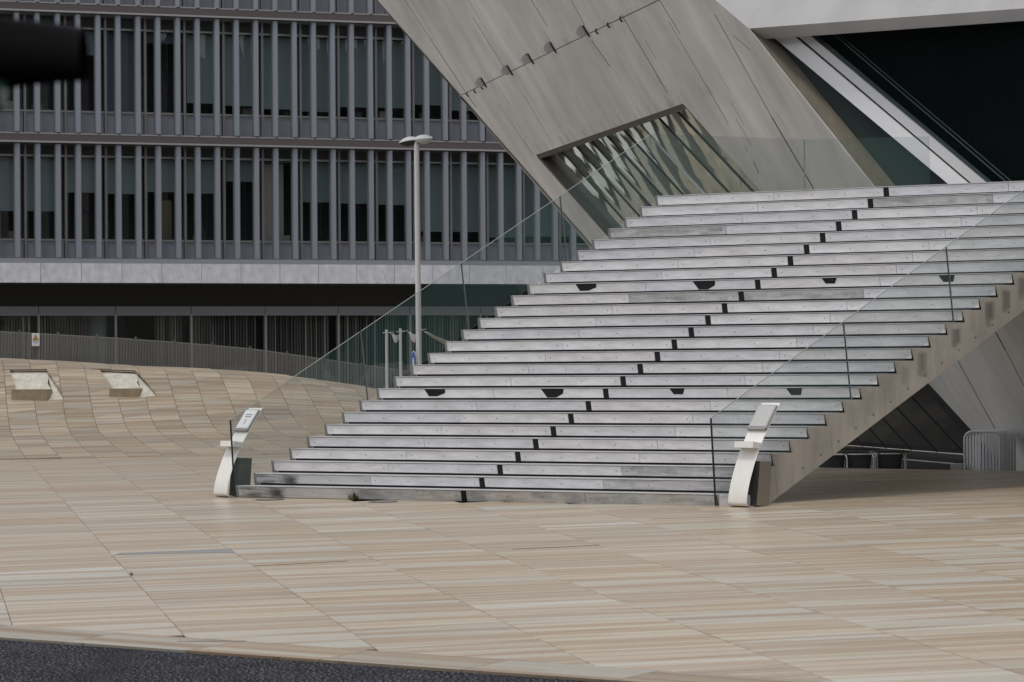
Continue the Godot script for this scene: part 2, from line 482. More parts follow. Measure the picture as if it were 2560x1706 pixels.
# ---------------------------------------------------------------- the scene
func _ready() -> void:
	rng.seed = 1
	# camera
	var cam := Camera3D.new()
	cam.name = "camera"
	var lens := CameraAttributesPhysical.new()
	lens.frustum_focal_length = 95.28
	lens.frustum_focus_distance = 38.0
	lens.exposure_aperture = 7.0
	lens.frustum_near = 0.5
	lens.frustum_far = 900.0
	cam.attributes = lens
	var pitch := 0.009471
	var roll := -0.007428
	var fwd := Vector3(0, sin(pitch), -cos(pitch))
	var up0 := Vector3(0, cos(pitch), sin(pitch))
	var right := Vector3.RIGHT * cos(roll) + up0 * sin(roll)
	var up := up0 * cos(roll) - Vector3.RIGHT * sin(roll)
	add_child(cam)
	cam.transform = Transform3D(Basis(right, up, -fwd), Vector3(0, 1.7767, 0))
	cam.fov = 14.356
	cam.current = true
	# sky
	var sky := ProceduralSkyMaterial.new()
	sky.sky_top_color = Color(0.90, 0.915, 0.95)
	sky.sky_horizon_color = Color(0.93, 0.945, 0.97)
	sky.sky_curve = 0.25
	sky.ground_horizon_color = Color(0.5, 0.49, 0.47)
	sky.ground_bottom_color = Color(0.35, 0.34, 0.33)
	sky.sky_energy_multiplier = 1.0
	var env := Environment.new()
	env.background_mode = Environment.BG_SKY
	env.sky = Sky.new()
	env.sky.sky_material = sky
	env.tonemap_mode = Environment.TONE_MAPPER_LINEAR
	env.tonemap_exposure = 1.07
	env.sdfgi_enabled = true
	env.ssao_enabled = true
	env.ssil_enabled = true
	var we := WorldEnvironment.new()
	we.name = "environment"
	we.environment = env
	add_child(we)
	# sun behind the cloud
	var sun := DirectionalLight3D.new()
	sun.name = "sun"
	sun.light_energy = 0.4
	sun.light_angular_distance = 14.0
	sun.light_color = Color(1.0, 0.97, 0.92)
	sun.shadow_enabled = true
	add_child(sun)
	sun.look_at_from_position(Vector3.ZERO, Vector3(0.12, -1.0, -0.36))

	make_materials()
	make_ground()
	make_bank()
	make_office()
	make_hall()
	make_stair()
	make_railings()
	make_signs()
	make_street()
	make_under_stair()
	make_small_things()
	make_park()

# ---------------------------------------------------------------- ground
func on_plane(p: Vector2, lift := 0.0) -> Vector3: return Vector3(p.x, plane_y(p.x, p.y) + lift, p.y)

func make_ground() -> void:
	var s := Shape.new()
	s.quad(Vector3(-600, -2.2, 300), Vector3(600, -2.2, 300), Vector3(600, -2.2, -800), Vector3(-600, -2.2, -800), Vector3.UP)
	setting("ground", s, M.earth)
	# road: everything on our side of the kerb line
	var e0 := Vector2(-20.0, -31.68)
	var e1 := Vector2(16.0, -6.9)
	var e2 := Vector2(60.0, 23.4)
	s = mapped(Vector3.RIGHT, Vector3.BACK)
	var ring := PackedVector3Array()
	for p in [e0, e1, e2, Vector2(60, 60), Vector2(-60, 60), Vector2(-60, -59.2)]: ring.append(on_plane(p, -0.018))
	s.flat(ring, Vector3.UP)
	setting("road", s, M.asphalt)
	# bed of the plaza, seen in the joints
	var edge_dir := (e1 - e0).normalized()
	var crest := [Vector2(12.6, -36.95), Vector2(7.6, -40.33), Vector2(4.78, -42.22), Vector2(1.5, -44.4)]
	s = Shape.new()
	ring = PackedVector3Array()
	for p in [e0, e1, Vector2(16, -34.6), crest[0], crest[1], crest[2], crest[3], Vector2(0, -45.4), Vector2(0, -50.0), Vector2(-20, -50.0)]: ring.append(on_plane(p, -0.03))
	s.flat(ring, Vector3.UP)
	var plaza := setting("plaza", s, M.bed)
	# slabs
	var inner := Vector2(edge_dir.y, -edge_dir.x)        # away from the road
	if inner.y > 0: inner = -inner
	var b0 := Vector2(-4.081, -21.526)
	var bdir := Vector2(0.8146, 0.58)
	var field := PackedVector2Array([b0 - bdir * 12.0, b0 + bdir * 13.0, Vector2(14, -20), crest[0], crest[1], crest[2], crest[3], Vector2(0, -45.4), Vector2(-1.0, -50.0), Vector2(-14, -50.0), Vector2(-14, -30.0)])
	var v2 := Vector2(VEIN.x, VEIN.z)
	var j2 := Vector2(JOINT.x, JOINT.z)
	var start := Vector2(-5.033, -37.807)
	var todo := []
	rng.seed = 21
	for i in range(-9, 14):
		var shift := rng.randf() * ROW
		for k in range(-48, 26):
			var c := start + v2 * (i * COLUMN) + j2 * (k * ROW + shift)
			var mid := c + v2 * COLUMN * 0.5 + j2 * ROW * 0.5
			var toward := mid.length()
			if absf(mid.x) > -mid.y * 0.215 + 0.9: continue
			var rel := mid - Vector2(O.x, O.z)
			var along := rel.dot(Vector2(N.x, N.z)) / 0.21
			var across := rel.dot(Vector2(U.x, U.z)) - along * SKEW
			if along > 1.5 and along < 3.0 and across > 0.9 and across < WIDE - 1.6: continue   # under the solid foot of the stair
			todo.append([toward, c, rng.randi() % 7, rng.randi() % 8])
	todo.sort_custom(func(a, b): return a[0] < b[0])
	var shared := {}
	var far_shapes := [Shape.new(), Shape.new(), Shape.new(), Shape.new(), Shape.new(), Shape.new(), Shape.new()]
	var made := 0
	var gv := 0.0026
	for q in todo:
		var c: Vector2 = q[1]
		var full := PackedVector2Array([c + v2 * gv + j2 * 0.0012, c + v2 * (COLUMN - gv) + j2 * 0.0012, c + v2 * (COLUMN - gv) + j2 * (ROW - 0.0012), c + v2 * gv + j2 * (ROW - 0.0012)])
		var cut := Geometry2D.intersect_polygons(full, field)
		if cut.is_empty(): continue
		var area := 0.0
		for k in cut[0].size(): area += cut[0][k].cross(cut[0][(k + 1) % cut[0].size()]) / 2
		var whole := absf(absf(area) - COLUMN * ROW * absf(v2.cross(j2))) < 0.02
		if absf(area) < 0.01: continue
		var lift := (rng.randf() - 0.5) * 0.002
		if made < 292:
			made += 1
			var o := MeshInstance3D.new()
			o.name = numbered(plaza, "paving_slab")
			plaza.add_child(o, true)
			if whole:
				var key := "%d/%d" % [q[2], q[3]]
				if not shared.has(key):
					var sh := mapped(VEIN, JOINT, Vector2(rng.randf() * 2.5, rng.randf() * 2.5))
					var r3 := PackedVector3Array()
					for p in full: r3.append(Vector3(p.x - c.x, plane_y(p.x, p.y) - plane_y(c.x, c.y), p.y - c.y))
					sh.prism(r3, Vector3(0, -0.028, 0))
					shared[key] = mesh_of([sh], [M.slab[q[2]]], Vector3.ZERO)
				o.mesh = shared[key]
				o.position = Vector3(c.x, plane_y(c.x, c.y) + lift, c.y)
			else:
				var sh := mapped(VEIN, JOINT, Vector2(rng.randf() * 2.5, rng.randf() * 2.5))
				var r3 := PackedVector3Array()
				for p in cut[0]: r3.append(on_plane(p, lift))
				sh.prism(r3, Vector3(0, -0.028, 0))
				o.mesh = mesh_of([sh], [M.slab[q[2]]], Vector3.ZERO)
		else:
			var sh: Shape = far_shapes[q[2]]
			sh.planar = true
			sh.eu = VEIN
			sh.ev = JOINT
			sh.off = Vector2(rng.randf() * 2.5, rng.randf() * 2.5)
			var r3 := PackedVector3Array()
			for p in cut[0]: r3.append(on_plane(p, lift))
			sh.prism(r3, Vector3(0, -0.028, 0))
	var rest := MeshInstance3D.new()
	rest.name = "distant_paving_slabs"
	plaza.add_child(rest)
	rest.mesh = mesh_of(far_shapes, M.slab, Vector3.ZERO)
	rest.set_meta("kind", "stuff")
	# border course along the road
	var p0 := b0 - bdir * 6.0
	for k in 16:
		var a := p0 + bdir * (k * 1.22 + 0.004)
		var b := p0 + bdir * (k * 1.22 + 1.216)
		var ring2 := [a - inner * 0.012, b - inner * 0.012, foot_on(b, e0, edge_dir), foot_on(a, e0, edge_dir)]
		var sh := mapped(Vector3(bdir.x, 0, bdir.y), Vector3(-bdir.y, 0, bdir.x), Vector2(rng.randf() * 2.5, rng.randf() * 2.5))
		var r3 := PackedVector3Array()
		for p in ring2: r3.append(on_plane(p, 0.001))
		sh.prism(r3, Vector3(0, -0.03, 0))
		put("border_slab", sh, M.bank_slab[[1, 3, 0, 1, 3][k % 5]], plaza)
	# grey mortar repairs and opened joints
	for q in [[[-4.14, -28.06], [-4.11, -28.30], [-3.42, -28.45], [-2.99, -28.62], [-2.87, -28.0], [-3.0, -28.12], [-3.64, -28.10]]]:
		var sh := Shape.new()
		var r3 := PackedVector3Array()
		for p in q: r3.append(on_plane(Vector2(p[0], p[1]), 0.0028))
		sh.prism(r3, Vector3(0, -0.004, 0))
		put("mortar_repair", sh, M.mortar, plaza)
	for q in [[[-2.55, -26.44], [-2.13, -26.58], [-1.64, -26.79]], [[1.62, -31.80], [2.05, -31.84], [2.58, -31.99]], [[-0.01, -27.86], [0.48, -28.0], [0.89, -28.2]], [[-2.5, -20.10], [-2.32, -20.07], [-1.98, -20.05]]]:
		var sh := Shape.new()
		var r3 := PackedVector3Array()
		for p in q: r3.append(on_plane(Vector2(p[0], p[1]), 0.0026))
		for k in [2, 1, 0]: r3.append(on_plane(Vector2(q[k][0], q[k][1] - 0.055 * (0.6 if k == 1 else 0.25)), 0.0026))
		sh.prism(r3, Vector3(0, -0.004, 0))
		put("open_joint", sh, M.bed, plaza)
	# lower pavements behind the plaza
	s = mapped(Vector3.RIGHT, Vector3.BACK)
	ring = PackedVector3Array([Vector3(18, -0.34, -34), Vector3(12.6, -0.34, -37.1), Vector3(7.6, -0.34, -40.5), Vector3(4.78, -0.34, -42.4), Vector3(1.5, -0.34, -44.6), Vector3(0, -0.34, -45.6), Vector3(0, -0.34, -62), Vector3(18, -0.34, -62)])
	s.flat(ring, Vector3.UP)
	setting("sunken_pavement", s, M.pavement)
	s = Shape.new()
	for k in 3:
		var a: Vector2 = crest[k]
		var b: Vector2 = crest[k + 1]
		s.quad(on_plane(a, -0.03), on_plane(b, -0.03), Vector3(b.x, -0.4, b.y - 0.02), Vector3(a.x, -0.4, a.y - 0.02), Vector3(0.5, 0, -0.8))
	put("plaza_edge", s, M.bed, plaza)
	s = mapped(Vector3.RIGHT, Vector3.BACK)
	s.quad(Vector3(-40, -0.06, -64.9), Vector3(0, -0.06, -64.9), Vector3(0, -0.06, -110), Vector3(-40, -0.06, -100), Vector3.UP)
	s.quad(Vector3(0, -0.35, -62), Vector3(30, -0.35, -62), Vector3(30, -0.35, -110), Vector3(0, -0.35, -110), Vector3.UP)
	setting("street_behind", s, M.pavement)

func foot_on(p: Vector2, a: Vector2, d: Vector2) -> Vector2:
	return a + d * (p - a).dot(d)

# the paved bank that swells up at the back left
func make_bank() -> void:
	var s := Shape.new()
	var rows := []
	for k in 41:
		var z := -44.0 - k * 0.53
		var line := []
		for i in 37:
			var x := -19.0 + i * 0.65
			line.append(Vector3(x, ground_y(x, z) - (0.03 if z > -58.0 else 0.16), z))
		rows.append(line)
	s.smooth_grid(rows)
	var bank := setting("bank", s, M.bed)
	s = Shape.new()
	var last: Array = rows[40]
	for i in 36: s.quad(last[i], last[i + 1], Vector3(last[i + 1].x, -0.4, last[i + 1].z), Vector3(last[i].x, -0.4, last[i].z), Vector3(0, 0, -1))
	put("retaining_wall", s, M.concrete, bank)
	# two openings cut in the slope: corners as (x, height)
	var holes := []
	var opens := [[[-11.67, 1.80], [-10.83, 1.80], [-10.106, 1.126], [-10.485, 1.093], [-11.2, 1.12], [-11.277, 1.337]], [[-9.687, 1.80], [-8.812, 1.755], [-8.049, 1.174], [-8.482, 1.15], [-9.0, 1.2], [-9.12, 1.35]]]
	for h in opens:
		var ring := PackedVector2Array()
		for p in h: ring.append(Vector2(p[0], bank_z(p[0], p[1])))
		holes.append(ring)
	var v2 := Vector2(VEIN.x, VEIN.z)
	var j2 := Vector2(JOINT.x, JOINT.z)
	var half := COLUMN / 2
	var start := Vector2(-5.033, -37.807)
	rng.seed = 33
	var joined := [Shape.new(), Shape.new(), Shape.new(), Shape.new()]
	for i in range(-10, 18):
		var shift := rng.randf() * 0.3
		var k := 6.4 + shift
		while k < 29.5:
			var zmid := (start + v2 * (i * half) + j2 * (k)).y
			var deep := 1.25 if zmid > -58.6 else 0.52
			var c := start + v2 * (i * half) + j2 * k
			k += deep
			if c.y - deep < -65.6 or c.y - deep > -49.98: continue
			if absf(c.x + 0.3) > -c.y * 0.2 + 1.2 or c.x > 0.4: continue
			var poly := PackedVector2Array([c + v2 * 0.005 + j2 * 0.001, c + v2 * (half - 0.005) + j2 * 0.001, c + v2 * (half - 0.005) + j2 * (deep - 0.001), c + v2 * 0.005 + j2 * (deep - 0.001)])
			var pieces := Geometry2D.intersect_polygons(poly, PackedVector2Array([Vector2(-40, -50.004), Vector2(40, -50.004), Vector2(40, -80), Vector2(-40, -80)]))
			for h in holes:
				var next: Array[PackedVector2Array] = []
				for p in pieces: next.append_array(Geometry2D.clip_polygons(p, h))
				pieces = next
			for p in pieces:
				if Geometry2D.is_polygon_clockwise(p) and pieces.size() > 1: continue
				var sh := mapped((VEIN + Vector3(0, 0.0, 0)) - JOINT * 0.10, JOINT + VEIN * 0.10 + Vector3(0, 0.9, 0), Vector2(rng.randf() * 2.5, rng.randf() * 2.5))
				for a in 4:                              # in four strips, so that the slab bends with the slope
					var cell := PackedVector2Array([poly[0].lerp(poly[3], a / 4.0), poly[1].lerp(poly[2], a / 4.0), poly[1].lerp(poly[2], (a + 1) / 4.0), poly[0].lerp(poly[3], (a + 1) / 4.0)])
					for q in Geometry2D.intersect_polygons(p, cell):
						var r3 := PackedVector3Array()
						for w in q: r3.append(Vector3(w.x, ground_y(w.x, w.y) + 0.002, w.y))
						sh.prism(r3, Vector3(0, -0.05, 0.02))
				var which := rng.randi() % 4
				if zmid > -57.3 or c.x > -2.6 or c.x < -13.2:    # the flattest and most hidden ones are joined
					for q in sh.v.size():
						joined[which].v.append(sh.v[q])
						joined[which].n.append(sh.n[q])
						joined[which].uv.append(sh.uv[q])
				elif not sh.v.is_empty(): put("bank_slab", sh, M.bank_slab[which], bank)
	var rest := MeshInstance3D.new()
	rest.name = "distant_bank_slabs"
	bank.add_child(rest)
	rest.mesh = mesh_of(joined, M.bank_slab, Vector3.ZERO)
	rest.set_meta("kind", "stuff")
	for k in 2:
		var h: Array = opens[k]
		var wall := Shape.new()
		var at := func(p, inward): 
			var z := bank_z(p[0], p[1])
			return Vector3(p[0], ground_y(p[0], z) - inward, z - inward * 0.8)
		var ring := PackedVector3Array([at.call([h[0][0] - 0.05, h[0][1] + 0.04], 0.05), at.call([h[1][0] + 0.03, h[1][1] + 0.04], 0.05), at.call([(h[1][0] + h[3][0]) / 2, 1.52], 0.05), at.call([h[3][0] + 0.01, 1.34], 0.05), at.call([h[5][0] - 0.03, 1.33], 0.05)])
		wall.flat(ring, Vector3(0, 0.5, 1))
		put("recess_back", wall, M.plaster, bank)
		wall = Shape.new()
		ring = PackedVector3Array([at.call(h[1], 0.07), at.call([h[2][0] + 0.04, h[2][1] - 0.01], 0.02), at.call([h[3][0], h[3][1]], 0.03), at.call([h[3][0] - 0.004, 1.345], 0.06)])
		wall.flat(ring, Vector3(-0.3, 0.5, 1))
		put("recess_side", wall, M.plaster, bank)
		wall = Shape.new()
		var x0: float = h[5][0]
		var x1: float = h[3][0] + 0.015
		var zb := bank_z(x1, h[3][1]) + 0.02
		var top := 1.345
		wall.hexa([Vector3(x0, 1.0, zb), Vector3(x1, 1.0, zb), Vector3(x1, top, zb), Vector3(x0, top, zb)], [Vector3(x0, 1.0, zb - 0.7), Vector3(x1, 1.0, zb - 0.7), Vector3(x1, top, zb - 0.7), Vector3(x0, top, zb - 0.7)])
		put("recess_block", wall, M.block, bank)
		wall = Shape.new()
		wall.tube([at.call([h[0][0] - 0.15, h[0][1] - 0.015], 0.0), at.call([(h[0][0] + h[1][0]) / 2, (h[0][1] + h[1][1]) / 2 - 0.012], 0.0), at.call([h[1][0] + 0.02, h[1][1] - 0.012], 0.0)], 0.014, 6)
		put("open_joint", wall, M.bed, bank)

# ---------------------------------------------------------------- the office behind
func make_office() -> void:
	var b := thing("office_building", "grey office block with rows of vertical metal fins behind the plaza", "building", office(5, 0))
	var module := 1.195
	var first := -4.006 - module * 7
	var many := 27
	var t_end := first + module * many
	# storeys: sill of the spandrel panel, top of it, window head, top of the header
	var storeys := [[5.06, 5.62, 8.09, 8.42], [8.75, 9.43, 11.89, 12.26], [12.56, 13.2, 15.7, 16.07]]
	var drops := [[0.6, 0.65, 0.65, 0.65, 0.42, 0.43, 0.4, 0.41, 0.26, 0.02, 0.5, 0.51, 0.52, 0.85, 0.85, 0.92, 0.9, 0.9], [0.3, 0.3, 0.2, 0.2, 0.3, 0.98, 0.13, 0.85, 0.87, 0.9, 0.92, 0.85, 0.85, 0.8, 0.86, 0.8, 0.85, 0.85], [0.5, 0.4, 0.6, 0.6, 0.3, 0.5, 0.8, 0.8, 0.4, 0.4, 0.7, 0.7, 0.7, 0.5, 0.5, 0.5, 0.5, 0.5]]
	rng.seed = 44
	for f in 3:
		var y: Array = storeys[f]
		var s := Shape.new()
		for i in many:
			var t0 := first + module * i
			var t1 := t0 + module
			s = Shape.new()
			s.hexa([office(t0 + 0.05, y[0], 0.02), office(t1 - 0.05, y[0], 0.02), office(t1 - 0.05, y[1] - 0.035, 0.02), office(t0 + 0.05, y[1] - 0.035, 0.02)], [office(t0 + 0.05, y[0], 0.12), office(t1 - 0.05, y[0], 0.12), office(t1 - 0.05, y[1] - 0.035, 0.12), office(t0 + 0.05, y[1] - 0.035, 0.12)])
			put("spandrel_panel", s, M.spandrel, b)
			s = Shape.new()
			s.hexa([office(t0 + 0.02, y[2] + 0.05, 0.05), office(t1 - 0.02, y[2] + 0.05, 0.05), office(t1 - 0.02, y[3], 0.05), office(t0 + 0.02, y[3], 0.05)], [office(t0 + 0.02, y[2] + 0.05, 0.15), office(t1 - 0.02, y[2] + 0.05, 0.15), office(t1 - 0.02, y[3], 0.15), office(t0 + 0.02, y[3], 0.15)])
			put("header_panel", s, M.header, b)
			# window: frame bars, pane, blind
			s = Shape.new()
			s.box(office((t0 + t1) / 2, y[2] + 0.02, 0.04), FD * (module / 2 - 0.035), Vector3(0, 0.03, 0), FI * 0.06)
			var w := put("window", s, M.bar_light, b)
			s = Shape.new()
			s.box(office((t0 + t1) / 2, y[1], 0.04), FD * (module / 2 - 0.035), Vector3(0, 0.03, 0), FI * 0.06)
			put("sill", s, M.bar_light, w)
			s = Shape.new()
			s.quad(office(t0 + 0.04, y[1], 0.14), office(t1 - 0.04, y[1], 0.14), office(t1 - 0.04, y[2], 0.14), office(t0 + 0.04, y[2], 0.14), -FI)
			put("pane", s, M.office_glass, w)
			var low: float = lerpf(y[2], y[1], drops[f][clampi(i - 4, 0, 17)])
			var inset := 0.05 if rng.randf() < 0.6 else 0.13
			s = Shape.new()
			s.hexa([office(t0 + inset, low, 0.3), office(t1 - 0.13, low, 0.3), office(t1 - 0.13, y[2] - 0.02, 0.3), office(t0 + inset, y[2] - 0.02, 0.3)], [office(t0 + inset, low, 0.31), office(t1 - 0.13, low, 0.31), office(t1 - 0.13, y[2] - 0.02, 0.31), office(t0 + inset, y[2] - 0.02, 0.31)])
			put("blind", s, M.blind[2 if (f == 1 and i in [9, 10]) else rng.randi() % 2], w)
			s = Shape.new()
			s.box(office(t0, (y[0] + y[3]) / 2, 0.03), FD * 0.034, Vector3(0, (y[3] - y[0]) / 2, 0), FI * 0.075)
			put("mullion", s, M.mullion, b)
			for k in 2:                                 # two fins to a bay
				var tf := t0 + module * (0.25 + 0.5 * k)
				s = Shape.new()
				var prof := []
				for q in 13:                            # rounded front, flat back
					var w0 := PI * q / 12.0
					prof.append(office(tf - cos(w0) * 0.096, 0, -0.42 - sin(w0) * 0.1))
				prof.append(office(tf + 0.096, 0, -0.30))
				prof.append(office(tf - 0.096, 0, -0.30))
				var lo := []
				var hi := []
				for p in prof:
					lo.append(p + Vector3(0, y[0] + 0.02, 0))
					hi.append(p + Vector3(0, y[3] + 0.0, 0))
				for q in 12:
					s.v.append_array([lo[q], hi[q], hi[q + 1], lo[q], hi[q + 1], lo[q + 1]])
					var na: Vector3 = (-FD * cos(PI * q / 12.0) - FI * sin(PI * q / 12.0)).normalized()
					var nb: Vector3 = (-FD * cos(PI * (q + 1) / 12.0) - FI * sin(PI * (q + 1) / 12.0)).normalized()
					s.n.append_array([na, na, nb, na, nb, nb])
					for z in 6: s.uv.append(Vector2.ZERO)
				for q in [12, 13, 14]:
					var e: int = (q + 1) % 15
					s.quad(lo[q], lo[e], hi[e], hi[q], (lo[q] + lo[e]) / 2 - office(tf, lo[q].y, -0.38))
				var cap := PackedVector3Array()
				for p in lo: cap.append(p)
				s.flat(cap, Vector3.DOWN)
				put("fin", s, M.fin, b)
		# dark room behind the windows of this floor
		s = Shape.new()
		s.quad(office(first, y[0], 1.6), office(t_end, y[0], 1.6), office(t_end, y[3], 1.6), office(first, y[3], 1.6), -FI)
		s.quad(office(first, y[1] - 0.3, 0.16), office(t_end, y[1] - 0.3, 0.16), office(t_end, y[1] - 0.3, 1.6), office(first, y[1] - 0.3, 1.6), Vector3.UP)
		s.quad(office(first, y[2] + 0.06, 0.16), office(t_end, y[2] + 0.06, 0.16), office(t_end, y[2] + 0.06, 1.6), office(first, y[2] + 0.06, 1.6), Vector3.DOWN)
		put("interior", s, M.office_dark, b)
		if f == 0:                                       # a pale curtain half drawn, and two lit corners of rooms seen dimly
			for q in [[13, 0.08, 0.62, 0], [10, 0.45, 0.72, 2], [9, 0.86, 0.95, 2]]:
				var ta: float = first + module * (q[0] + q[1])
				var tb: float = first + module * (q[0] + q[2])
				s = Shape.new()
				var rows := [[], []]
				for k in 9:
					var fold := 0.02 * (k % 2)
					rows[0].append(office(lerpf(ta, tb, k / 8.0), y[1] + 0.02, 0.4 + fold))
					rows[1].append(office(lerpf(ta, tb, k / 8.0), lerpf(y[1], y[2], 0.97 if q[3] == 0 else 0.5), 0.4 + fold))
				s.smooth_grid(rows)
				put("curtain", s, M.curtain_pale if q[3] == 0 else M.curtain_tan, b)
		# things on the window sills
		for i in many:
			if rng.randf() < 0.45 and f < 2:
				var tq := first + module * i + rng.randf_range(0.25, 0.9)
				s = Shape.new()
				s.box(office(tq, y[1] + rng.randf_range(0.08, 0.16), 0.6), FD * rng.randf_range(0.06, 0.2), Vector3(0, rng.randf_range(0.08, 0.2), 0), FI * 0.08)
				put("desk_object", s, M.curtain[rng.randi() % 3], b)
	# walkways between the storeys
	for yy in [8.42, 12.26, 16.07]:
		var s := Shape.new()
		s.box(office((first + t_end) / 2, yy + 0.185, -0.28), FD * (t_end - first) / 2, Vector3(0, 0.095, 0), FI * 0.31)
		put("walkway", s, M.bronze, b)
		s = Shape.new()
		s.box(office((first + t_end) / 2, yy + 0.055, -0.585), FD * (t_end - first) / 2, Vector3(0, 0.027, 0), FI * 0.035)
		put("walkway_edge", s, M.bar_light, b)
		for i in many * 2:
			var tq := first + module * (i * 0.5 + 0.5)
			s = Shape.new()
			s.box(office(tq, yy + 0.30, -0.58), FD * 0.25, Vector3(0, 0.02, 0), FI * 0.02)
			put("walkway_rail", s, M.mullion, b)
	# stone band
	var s2 := Shape.new()
	s2.box(office((first + t_end) / 2, 4.985, -0.26), FD * (t_end - first) / 2, Vector3(0, 0.066, 0), FI * 0.33)
	put("band_capping", s2, M.spandrel, b)
	for i in many:
		var t0 := -3.666 - 1.2 * 7 + 1.2 * i
		var s := mapped(FD, Vector3.UP, Vector2(rng.randf() * 3, rng.randf() * 3))
		s.hexa([office(t0 + 0.006, 4.34, -0.6), office(t0 + 1.194, 4.34, -0.6), office(t0 + 1.194, 4.915, -0.6), office(t0 + 0.006, 4.915, -0.6)], [office(t0 + 0.006, 4.34, -0.54), office(t0 + 1.194, 4.34, -0.54), office(t0 + 1.194, 4.915, -0.54), office(t0 + 0.006, 4.915, -0.54)])
		put("marble_slab", s, M.marble, b)
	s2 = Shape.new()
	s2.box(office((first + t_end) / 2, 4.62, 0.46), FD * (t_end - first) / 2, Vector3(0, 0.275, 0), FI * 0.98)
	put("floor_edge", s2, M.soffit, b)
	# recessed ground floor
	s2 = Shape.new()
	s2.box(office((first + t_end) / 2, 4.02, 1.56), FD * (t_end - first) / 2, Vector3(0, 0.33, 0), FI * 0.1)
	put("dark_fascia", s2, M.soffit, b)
	var bay := 2.325
	var t := -3.41 - bay * 4
	rng.seed = 8
	for i in 14:
		var t0 := t + bay * i
		var t1 := t0 + bay
		var s := Shape.new()
		s.hexa([office(t0 + 0.01, 3.47, 1.4), office(t1 - 0.01, 3.47, 1.4), office(t1 - 0.01, 3.69, 1.4), office(t0 + 0.01, 3.69, 1.4)], [office(t0 + 0.01, 3.47, 1.6), office(t1 - 0.01, 3.47, 1.6), office(t1 - 0.01, 3.69, 1.6), office(t0 + 0.01, 3.69, 1.6)])
		put("glazing_header", s, M.spandrel, b)
		s = Shape.new()
		s.box(office((t0 + t1) / 2, 3.44, 1.45), FD * (bay / 2 - 0.04), Vector3(0, 0.028, 0), FI * 0.06)
		put("glazing_transom", s, M.mullion, b)
		s = Shape.new()
		s.box(office(t0, 1.7, 1.45), FD * 0.032, Vector3(0, 1.77, 0), FI * 0.075)
		put("glazing_mullion", s, M.bar_light, b)
		s = Shape.new()
		s.quad(office(t0 + 0.03, -0.1, 1.5), office(t1 - 0.03, -0.1, 1.5), office(t1 - 0.03, 3.42, 1.5), office(t0 + 0.03, 3.42, 1.5), -FI)
		put("ground_floor_pane", s, M.office_glass, b)
		# hanging strips behind the glass
		var from := t0 + 0.1
		var cloth := [Shape.new(), Shape.new(), Shape.new()]
		while from < t1 - 0.12:
			var kind := 1 if rng.randf() < 0.6 else (0 if rng.randf() < 0.7 else 2)
			var skip: bool = (i == 5 and from < t0 + 1.3) or (i == 4 and from > t0 + 1.55)
			if not skip:
				cloth[kind].box(office(from, 1.66, 1.95 + rng.randf() * 0.06), FD * rng.randf_range(0.012, 0.034), Vector3(0, 1.74, 0), FI * 0.012)
			from += 0.088
		for k in 3:
			if cloth[k].v.is_empty(): continue
			var c := put("curtain_strips", cloth[k], M.curtain[k], b)
			c.set_meta("kind", "stuff")
		if i == 4:
			s = Shape.new()
			s.tube([office(t0 + 1.9, -0.1, 2.5), office(t0 + 1.9, 3.45, 2.5)], 0.34, 20)
			put("round_column", s, M.pillar, b)
	s2 = Shape.new()
	s2.quad(office(t, -0.1, 4.2), office(t + bay * 14, -0.1, 4.2), office(t + bay * 14, 3.6, 4.2), office(t, 3.6, 4.2), -FI)
	s2.quad(office(t, -0.06, 1.5), office(t + bay * 14, -0.06, 1.5), office(t + bay * 14, -0.05, 4.2), office(t, -0.05, 4.2), Vector3.UP)
	s2.quad(office(t, 3.55, 1.6), office(t + bay * 14, 3.55, 1.6), office(t + bay * 14, 3.55, 4.2), office(t, 3.55, 4.2), Vector3.DOWN)
	put("ground_floor_room", s2, M.office_dark, b)
	# mass of the block
	s2 = Shape.new()
	s2.box(office((first + t_end) / 2, 8.1, 8.4), FD * (t_end - first) / 2, Vector3(0, 8.2, 0), FI * 4.0)
	put("rear_block", s2, M.header, b)

# ---------------------------------------------------------------- the concert hall
func ring_a(list: Array, d := 0.0) -> PackedVector3Array:
	var r := PackedVector3Array()
	for p in list: r.append(face_a(p[0], p[1], d))
	return r
func poly2(list: Array) -> PackedVector2Array:
	var r := PackedVector2Array()
	for p in list: r.append(Vector2(p[0], p[1]))
	return r

